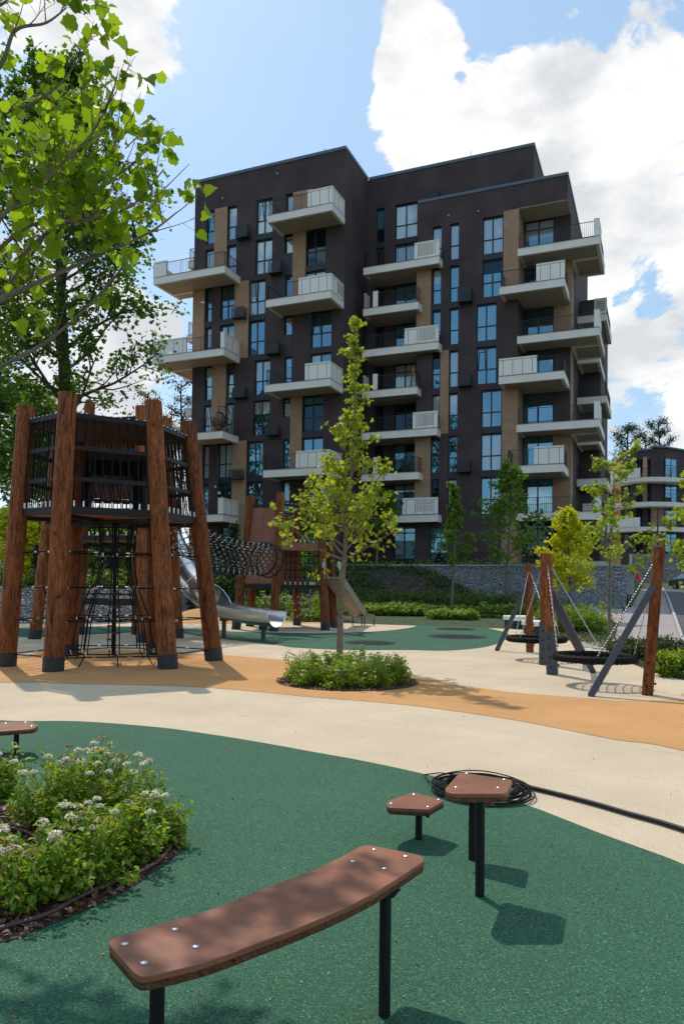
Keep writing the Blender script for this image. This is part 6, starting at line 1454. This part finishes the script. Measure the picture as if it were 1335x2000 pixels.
# near plane tree whose branches hang in from the left
def near_tree():
    base = np.array([-4.35, 2.9, 0.0]); T = thing('plane_tree', base, 'near plane tree whose big backlit leaves fill the upper left corner', 'tree'); b = MB(); tw = MB(); rng = np.random.default_rng(12)
    D0 = 5.2
    trunk = [base, atD(-330, 1100, 5.0), atD(-310, 800, 5.1), atD(-300, 500, 5.2), atD(-290, 200, 5.3), atD(-280, -200, 5.5)]
    trunk[1:] = [base*[1, 1, 0]+np.array([.02*i, .02*i, z]) for i, z in enumerate((1.0, 2.0, 3.2, 4.4, 6.0))]
    b.tube(trunk, [.10, .085, .075, .06, .045, .02], 12)
    LP = []; LD = []
    DN = .9
    def limb(pts, r0, nsub=8, side=.55, lv=1.0, dense=1.0):
        nsub = int(nsub*1.15)+1
        P = [np.array(p, float) for p in pts]; S = []
        for i in range(len(P)-1):
            p0, p1, p2, p3 = P[max(i-1, 0)], P[i], P[i+1], P[min(i+2, len(P)-1)]
            for k in range(5): t = k/5; S.append(.5*((2*p1)+(-p0+p2)*t+(2*p0-5*p1+4*p2-p3)*t*t+(-p0+3*p1-3*p2+p3)*t**3))
        S.append(P[-1]); n = len(S); b.tube(S, [r0*(1-.85*i/(n-1)) +.0012 for i in range(n)], 7)
        for s in range(nsub):
            q = .25+.75*(s+rng.uniform(0, .9))/nsub; j = min(int(q*(n-1)), n-2); d = S[j+1]-S[j]; d /= np.linalg.norm(d); sd_ = d*.9+rng.normal(size=3)*side+np.array([0, 0, .35])
            sp = curve_pts(S[j], sd_, .36*lv*rng.uniform(.6, 1.2), 5, rng, .4, .25); tw.tube(sp, [.0045*(1-.7*z/5) for z in range(6)], 5, caps=False)
            for w in range(int(4*dense*DN)+1):
                t = rng.uniform(.15, 1)*4.99; i2 = int(t); p1 = sp[i2]+(sp[i2+1]-sp[i2])*(t-i2); td = (sp[i2+1]-sp[i2]); td = td/np.linalg.norm(td)*.5+rng.normal(size=3)*.6; td /= np.linalg.norm(td); e = p1+td*rng.uniform(.06, .14); tw.tube([p1, e], .0014, 3, caps=False)
                LP.append(e+td*.05); LD.append(td+[0, 0, -.2])
                if rng.random() < .3: sp2 = curve_pts(p1, td+[0, 0, .3], .2, 3, rng, .3, .3); tw.tube(sp2, .0018, 3, caps=False); [(LP.append(sp2[z]+rng.normal(size=3)*.03), LD.append(rng.normal(size=3))) for z in (1, 2, 3)]
    A = lambda *L: [atD(x, y, d) for x, y, d in L]
    limb(A((-310, 900, 5.0), (-120, 790, 4.9), (0, 718, 4.8), (90, 668, 4.8), (170, 600, 4.8), (238, 524, 4.8)), .020, 5, .4, .6, .5)
    limb(A((-310, 780, 5.0), (-120, 650, 5.1), (0, 585, 5.1), (100, 540, 5.2), (190, 500, 5.3), (290, 455, 5.3), (345, 415, 5.4)), .024, 11)
    limb(A((-305, 700, 5.1), (-100, 600, 5.3), (20, 520, 5.4), (80, 465, 5.5), (140, 420, 5.5), (220, 350, 5.6), (275, 310, 5.6)), .022, 12)
    limb(A((-300, 640, 5.0), (-80, 480, 4.9), (30, 400, 4.9), (110, 330, 5.0), (180, 260, 5.0), (225, 170, 5.1)), .020, 12)
    limb(A((-300, 600, 5.2), (-100, 430, 5.5), (20, 330, 5.6), (80, 280, 5.8), (130, 260, 5.8), (200, 250, 5.9)), .018, 10)
    limb(A((-300, 500, 5.1), (-80, 330, 5.0), (0, 228, 5.0), (60, 205, 5.0), (110, 170, 5.0), (145, 130, 5.1), (175, 85, 5.1)), .016, 5, .4, .7, .7)
    limb(A((-295, 420, 5.0), (-90, 230, 4.8), (0, 130, 4.7), (30, 60, 4.7), (90, 45, 4.7), (130, 15, 4.8)), .020, 5, .4, .7, .8)
    limb(A((-290, 300, 5.1), (-80, 80, 5.2), (0, 10, 5.2), (60, -10, 5.2), (130, -30, 5.3), (165, -10, 5.3)), .014, 7, .5, .6)
    limb(A((-300, 560, 5.3), (-60, 520, 5.2), (60, 440, 5.2), (170, 430, 5.2), (260, 400, 5.3), (320, 330, 5.4)), .018, 12)
    limb(A((-300, 660, 5.3), (-60, 620, 5.6), (60, 500, 5.6), (130, 380, 5.7), (150, 300, 5.8), (140, 230, 5.8)), .018, 11)
    limb(A((-300, 520, 5.3), (-40, 380, 5.2), (40, 330, 5.2), (90, 360, 5.2), (140, 330, 5.3), (230, 300, 5.4)), .016, 11)
    for k in range(9):      # bare upright shoots
        a, q, d_ = [(180, 300, 5), (205, 260, 5), (215, 300, 5.1), (245, 290, 5.1), (270, 290, 5.2), (190, 250, 5), (310, 380, 5.3), (255, 240, 5.2), (230, 250, 5.1)][k]; tw.tube([atD(a, q, d_), atD(a+[48, 25, 55, 60, 70, 20, 60, 20, 10][k], q-[120, 120, 95, 60, 40, 110, 60, 60, 80][k], d_+.05)], [.0045, .002], 4)
    b2 = rng.normal(size=3)
    # crown out of frame above and behind the viewer's left: it throws the dappled shade on the bench
    for k in range(14):
        a = rng.uniform(0, 6.28); st = trunk[3+(k % 3)]; L = rng.uniform(.9, 2.0); e = st+np.array([math.cos(a)*L, math.sin(a)*L, rng.uniform(.1, 1.0)])
        v = e-[0, 0, CAMH]; w = v@fv
        if w > .3:
            X, Y_ = CXP+CAMF*(v@RV)/w, CYP-CAMF*(v@UV)/w
            if X > -60 and Y_ > -150: continue
        limb([st, lerp(st, e, .5)+[0, 0, .12], e], .014, 6, .7, .55, .7)
    b.build('trunk', M['bark'], T, smooth=True); tw.build('twigs', M['twig'], T, smooth=True)
    leaves('crown', LP, .086, M['l_near'], T, 'plane', 9, flat=.15, D=LD, jit=.5, droop=.5)
near_tree()

# big maple behind the towers on the left
g = atD(108, 1120, 32); mb_ = (g[0], g[1], max(ground_z(g[0], g[1]), 1.0))
tz = atD(150, 160, 32)[2]
tree('maple_tree', mb_, tz-mb_[2], 'large dark green maple rising behind the left climbing towers', trunk_r=.38, clear=.32, spread=5.5, limbs=38, subs=9, twigs=7, leaf=.18, lpt=8, lm='l_maple', bm='bark_dark', shape='lobed', seed=6, prof=lambda t: (math.sin(math.pi*min(1, .22+.74*t))**.55)*(1-.30*t), rise=.62, up=.3, wob=.5, cl=.22, limb_k=.34, flat=.5, nr=7)
for (px, py, D, ytop, sp, lab, sd_) in [(20, 1125, 50, 790, 6.0, 'dark leafy tree at the left edge behind the nearest climbing tower', 61), (-90, 1125, 44, 520, 6.4, 'dark tree cut off by the left edge behind the climbing towers', 62), (85, 1122, 58, 850, 4.6, 'lower dark tree in the gap between the left climbing tower logs', 63)]:
    g = atD(px, py, D); g[2] = max(ground_z(g[0], g[1]), 1.0); tz = atD(px, ytop, D)[2]
    tree('leafy_tree', g, tz-g[2], lab, trunk_r=.2, clear=.34, spread=sp, limbs=26, subs=7, twigs=6, leaf=.24, lpt=7, lm='l_maple', bm='bark_dark', shape='lobed', seed=sd_, rise=.5, cl=.28, limb_k=.35, prof=lambda t: math.sin(math.pi*min(1, .3+.68*t))**.5*(1-.2*t))
for (px, py, D, ytop, sp, lm, lab, sd_) in [(25, 1080, 38, 1004, 1.7, 'l_yellow', 'bright yellow green shrub behind the two leftmost logs', 71), (80, 1075, 38, 1010, 1.3, 'l_yellow', 'yellow green shrub between the second and third log', 72), (190, 1090, 42, 1018, 2.2, 'l_mid', 'green shrub behind the centre rope of the left tower', 73), (262, 1090, 42, 1030, 1.6, 'l_mid', 'green shrub right of the centre rope of the left tower', 74)]:
    g = atD(px, py+35, D); g[2] = max(ground_z(g[0], g[1])-.1, 1); tz = atD(px, ytop, D)[2]
    tree('bushy_shrub', g, tz-g[2], lab, 'shrub', trunk_r=.06, clear=.08, spread=sp, limbs=22, subs=6, twigs=5, leaf=.18, lpt=6, lm=lm, shape='lobed', seed=sd_, rise=.6, cl=.16, prof=lambda t: math.sin(math.pi*min(1, .35+.65*t))**.6)
def conifer(g, h, r, label, seed, n=16, name='young_pine'):
    rng = np.random.default_rng(seed); T = thing(name, g, label, 'conifer'); b = MB(); g = np.array(g, float); b.tube([g, g+[0, 0, h]], [.05*h/2.5, .01], 7); LP = []; LD = []
    for i in range(n*4):
        t = .08+.9*i/(n*4); o_ = g+[0, 0, h*t]; a = i*2.4; L = r*(1-t)**.75*rng.uniform(.75, 1.1)+.05; d = np.array([math.cos(a), math.sin(a), .25]); b.tube([o_, o_+d*L], [.012, .004], 4)
        for _ in range(26): q = rng.uniform(.25, 1.05); LP.append(o_+d*L*q+rng.normal(size=3)*.07*r); LD.append(d+rng.normal(size=3)*.6+[0, 0, .4])
    b.build('trunk', M['bark_dark'], T); leaves('crown', LP, .16*max(1, r), M['l_pine'], T, 'needle' if 0 else 'diamond', seed, flat=.2, D=LD, jit=.5)
def conif_px(px, pyb, ytop, D, wpx, label, seed):
    g = atD(px, pyb, D); g[2] = max(ground_z(g[0], g[1])-.1, 0) if g[2] > 0 else 0; tz = atD(px, ytop, D)[2]; conifer(g, tz-g[2], wpx*D/CAMF/2, label, seed)
conif_px(218, 1148, 1058, 31, 52, 'small dark pine seen through the net of the left tower', 81)
conif_px(72, 1150, 1062, 32, 40, 'slim young pine between the two leftmost logs', 82)
conif_px(400, 1165, 1040, 38, 70, 'dark conifer behind the steel slide, left of the lamp post', 83)
conif_px(455, 1168, 1020, 38, 80, 'dark conifer right of the lamp post in front of the corner balcony', 84)
conif_px(360, 1160, 1075, 36, 60, 'low dark conifer behind the upper end of the steel slide', 85)
# low shrubs on top of the left gabion wall
for i in range(15):
    t = (i+.5)/15; j = min(int(t*(len(LW)-1)), len(LW)-2); f = t*(len(LW)-1)-j; p = lerp(LW[j], LW[j+1], f); k = i % 4
    shrub((p[0]-.2, p[1]+1.3+.8*(i % 3), p[2]-.1), .8, .65+.25*(k == 1), ORD[i]+' loose green shrub on top of the low rubble wall', 'shrubs above the low rubble wall', n=900, leaf=.13, seed=100+i, flowers=0, lm=('l_mid', 'l_dark') if k else ('l_cover', 'l_shrub'), heads=None, name='green_shrub', stems=14)
# hedge of white flowering shrubs behind the playground
def row(a, c, n, jitter, r, h, label, group, sd0, leaf=.09, nl=900, fl_=10, lm=('l_shrub', 'l_shrubtip'), heads='far', name='flowering_shrub'):
    rg = random.Random(sd0)
    for i in range(n):
        lab = ORD[i]+' '+label
        t = (i+.5)/n; px, py = a[0]+(c[0]-a[0])*t, a[1]+(c[1]-a[1])*t+rg.uniform(-jitter, jitter); g = hitT(px, py)
        shrub(g, r, h*rg.uniform(.85, 1.15), lab, group, n=nl, leaf=leaf, seed=sd0+i, flowers=fl_, lm=lm, heads=heads, name=name, stems=14)
row((684, 1200), (838, 1202), 13, .6, .6, .42, 'white flowering shrub in the front row of the long hedge', 'hedge of white flowering shrubs', 200)
row((700, 1196), (838, 1198), 10, .6, .6, .45, 'white flowering shrub in the back row of the long hedge', 'hedge of white flowering shrubs', 220)
row((842, 1207), (925, 1209), 8, 1.0, .42, .36, 'low white flowering shrub at the front of the small round bed', 'shrubs of the small round bed', 240, fl_=8)
row((848, 1200), (915, 1201), 6, .5, .4, .36, 'low white flowering shrub at the back of the small round bed', 'shrubs of the small round bed', 250, fl_=6)
row((936, 1203), (1060, 1204), 10, .8, .55, .42, 'white flowering hedge shrub right of the small round bed', 'right hand hedge shrubs', 260)
row((700, 1186), (1040, 1190), 22, 2.0, .5, .85, 'upright green shrub in the loose row before the slope', 'loose row of green shrubs', 280, leaf=.12, nl=420, fl_=0, lm=('l_mid', 'l_cover'), heads=None, name='green_shrub')
row((485, 1199), (660, 1198), 12, 2.0, .6, .8, 'leafy shrub in the bed seen under the panelled tower', 'shrubs beyond the panelled tower', 310, leaf=.10, nl=700, fl_=6)
row((575, 1212), (650, 1213), 6, .6, .35, .42, 'low dark shrub between logs of the panelled tower', 'low shrubs at the panelled tower', 330, leaf=.07, nl=700, fl_=3)
row((1050, 1184), (1215, 1182), 9, 1.0, .7, .45, 'low green shrub at the foot of the right gabion wall', 'shrubs at the foot of the gabion wall', 345, leaf=.10, nl=600, fl_=0, lm=('l_mid', 'l_dark'), heads=None, name='green_shrub')
row((1088, 1232), (1172, 1234), 6, 3.0, .55, .85, 'fresh green leafy shrub beside the utility box', 'shrubs around the utility box', 360, leaf=.085, nl=1100, fl_=0, lm=('l_mid', 'l_lime'), heads=None, name='green_shrub')
row((1060, 1212), (1130, 1216), 5, 1.0, .6, .7, 'light green shrub behind the swing chains', 'light shrubs behind the swings', 370, leaf=.09, nl=700, fl_=3)
# corten edging of the bed behind the panelled tower
a, c = Pz(490, 1197), Pz(665, 1203); b = MB(); b.beam((*a[:2], .2), (*c[:2], .2), .04, .5); o = b.build('edging', M['ply_edge'], loc=(a[0], a[1], 0)); tag(o, 'low rusty brown edging board of the bed behind the panelled tower', 'bed edging')
# junipers and pine shrubs on the right
def juniper(px, py, r, h, label, seed, lm=('l_juniper', 'l_juniper'), leaf=.07, n=5200, name='juniper_shrub', up=.2):
    g = hitT(px, py); rng = np.random.default_rng(seed); T = thing(name, g, label, 'shrub'); b = MB(); LP = []; LD = []
    for i in range(46):
        a = i*2.4+rng.uniform(-.3, .3); el = rng.uniform(.1, .75)+up; L = r*rng.uniform(.6, 1.1) if el < .7 else h*1.15; d = np.array([math.cos(a)*math.cos(el), math.sin(a)*math.cos(el), math.sin(el)*min(1, h/r*1.3)]); sp = curve_pts(g, d, L, 6, rng, -.15+up, .3); b.tube(sp, [.008*(1-.7*j/6) for j in range(7)], 4, caps=False)
        for _ in range(n//46): t = rng.uniform(.2, 1)*5.99; j = int(t); q = sp[j]+(sp[j+1]-sp[j])*(t-j); dd = sp[j+1]-sp[j]; LP.append(q+rng.normal(size=3)*[.07, .07, .045]); LD.append(dd/np.linalg.norm(dd)+[0, 0, .35])
    LP = np.array(LP); LP[:, 2] = np.maximum(LP[:, 2], g[2]+.01)
    b.build('stems', M['twig'], T); leaves('foliage', LP, leaf, [M[x] for x in lm], T, 'diamond', seed, flat=.3, D=LD, jit=.4)
juniper(1255, 1290, .85, .50, 'spreading green juniper right behind the wooden swing post', 401); juniper(1318, 1286, .8, .5, 'spreading juniper at the right edge beside the road kerb', 402); juniper(1228, 1276, .5, .32, 'small juniper left of the wooden swing post', 403)
juniper(1300, 1322, .42, .34, 'bright yellow green pine shrub at the right edge by the cream paving', 404, ('l_lime', 'l_mid'), .06, 3600, 'pine_shrub', .8); juniper(1338, 1318, .42, .36, 'yellow green pine shrub cut off by the right edge', 405, ('l_lime', 'l_mid'), .06, 3600, 'pine_shrub', .8)
juniper(1365, 1300, .9, .5, 'juniper just outside the right edge', 406)
# ground cover
def cover(name, fn, n, size, m, label, seed, h=.08, shape='oval'):
    rng = np.random.default_rng(seed); P = []
    while len(P) < n:
        p = fn(rng)
        if p is not None: P.append(p)
    o = leaves(name, P, size, [M[x] for x in m] if isinstance(m, tuple) else M[m], None, shape, seed, flat=.5); tag(o, label, kind='stuff')
XS = atY(1010, 1150, WY)[0]
_pn = {}
def patch(x, y, s=1.3):
    v = math.sin(x*1.7*s+math.sin(y*2.3*s)*1.3)+math.sin(y*1.9*s+x*.8)+.6*math.sin(x*4.1+y*3.3); return v
def slope_fn(rng):
    x, y = rng.uniform(-34, XS+1), rng.uniform(WY-6.8, WY+2.2); z = ground_z(x, y)
    dens = 1.0 if y > WY-.8 else (.85 if patch(x, y, .6) > -.2 else .22)
    if x > atY(880, 1150, WY)[0]: dens *= .55
    if rng.random() > dens: return None
    if y > WY-.3 and x > WL-.5: return None
    return (x, y, z+rng.uniform(0, .18))
cover('ground_cover', slope_fn, 26000, .15, ('l_cover', 'l_dark'), 'creeping ground cover on the planted slope', 501)
def terr_fn(rng): x, y = rng.uniform(-33, -6), rng.uniform(WY+.7, YA-.2 if rng.random() < .6 else YB-.3); return (x, y, TERR+abs(rng.normal())*.22) if (patch(x, y) > .2) else None
cover('terrace_plants', terr_fn, 7000, .16, ('l_mid', 'l_shrub'), 'green border plants at the foot of the building', 502)
def bedr(rng):
    px, py = rng.uniform(1085, 1335), rng.uniform(1215, 1325)
    lo = np.interp(px, [1085, 1108, 1138, 1190, 1229, 1275, 1335], [1238, 1251, 1256, 1272, 1295, 1313, 1329])
    if py > lo: return None
    p = Pz(px, py)
    if px > 1190 and py < 1262: return None
    return (p[0], p[1], rng.uniform(0, .10)) if rng.random() < .7 else None
def backl(rng):
    x, y = rng.uniform(-34, -4), rng.uniform(33.5, WY-5); return (x, y, base_z(y)+rng.uniform(0, .12)) if patch(x, y, .5) > -.6 else None
cover('low_planting', backl, 12000, .13, ('l_mid', 'l_dark'), 'low planting between the playground and the slope path', 504)
cover('juniper_mat', bedr, 9000, .05, ('l_juniper', 'l_cover'), 'flat ground cover of the bed beside the swings', 503, shape='diamond')
def soilr():
    pts = G([(1062, 1222), (1080, 1238), (1108, 1251), (1138, 1256), (1190, 1272), (1229, 1295), (1275, 1313), (1335, 1329)])+[(2.5, 12.8), (1.1, 20.5)]+G([(1330, 1247), (1200, 1262), (1140, 1240), (1085, 1214)])
    sheet('planting_soil', pts, -.01, M['mulch'], 'brown soil and mulch of the bed beside the swings')
soilr()
def leftb(rng):
    x, y = rng.uniform(-40, -19), rng.uniform(24, 34)
    z = ground_z(x, y); return (x, y, z+abs(rng.normal())*.25) if z > .9 and patch(x, y) > -.8 else None
cover('bank_weeds', leftb, 9000, .16, ('l_mid', 'l_cover'), 'weeds and grass on the bank above the rubble wall', 505, shape='diamond')
# scattered small litter on the rubber
def litter(rng):
    px, py = rng.uniform(0, 1335), rng.uniform(1290, 1990); p = Pz(px, py); return (p[0], p[1], .009)
M['litter'] = leafmat('litter_leaf', (.20, .07, .03), (.45, .32, .18), 0)
cover('leaf_litter', litter, 260, .016, 'litter', 'tiny dry leaves scattered over the rubber paving', 506)

# trees across the street behind the viewer: they show only as reflections in the lower windows
for i, (x, y, h_, lab) in enumerate([(-16, -24, 13, 'tall tree across the street behind the camera, nearest the road'), (-27, -30, 15, 'tall tree across the street, second from the road'), (-38, -26, 14, 'tall tree across the street, third from the road'), (-50, -31, 16, 'tall tree across the street, fourth from the road'), (-62, -25, 14, 'tall tree across the street, farthest from the road')]):
    tree('leafy_tree', (x, y, 0), h_, lab, trunk_r=.25, clear=.2, spread=4.6, limbs=22, subs=6, twigs=5, leaf=.42, lpt=5, lm='l_maple', bm='bark_dark', shape='diamond', seed=600+i, rise=.5, cl=.4, twigmesh=False, prof=lambda t: math.sin(math.pi*min(1, .3+.68*t))**.5*(1-.3*t))
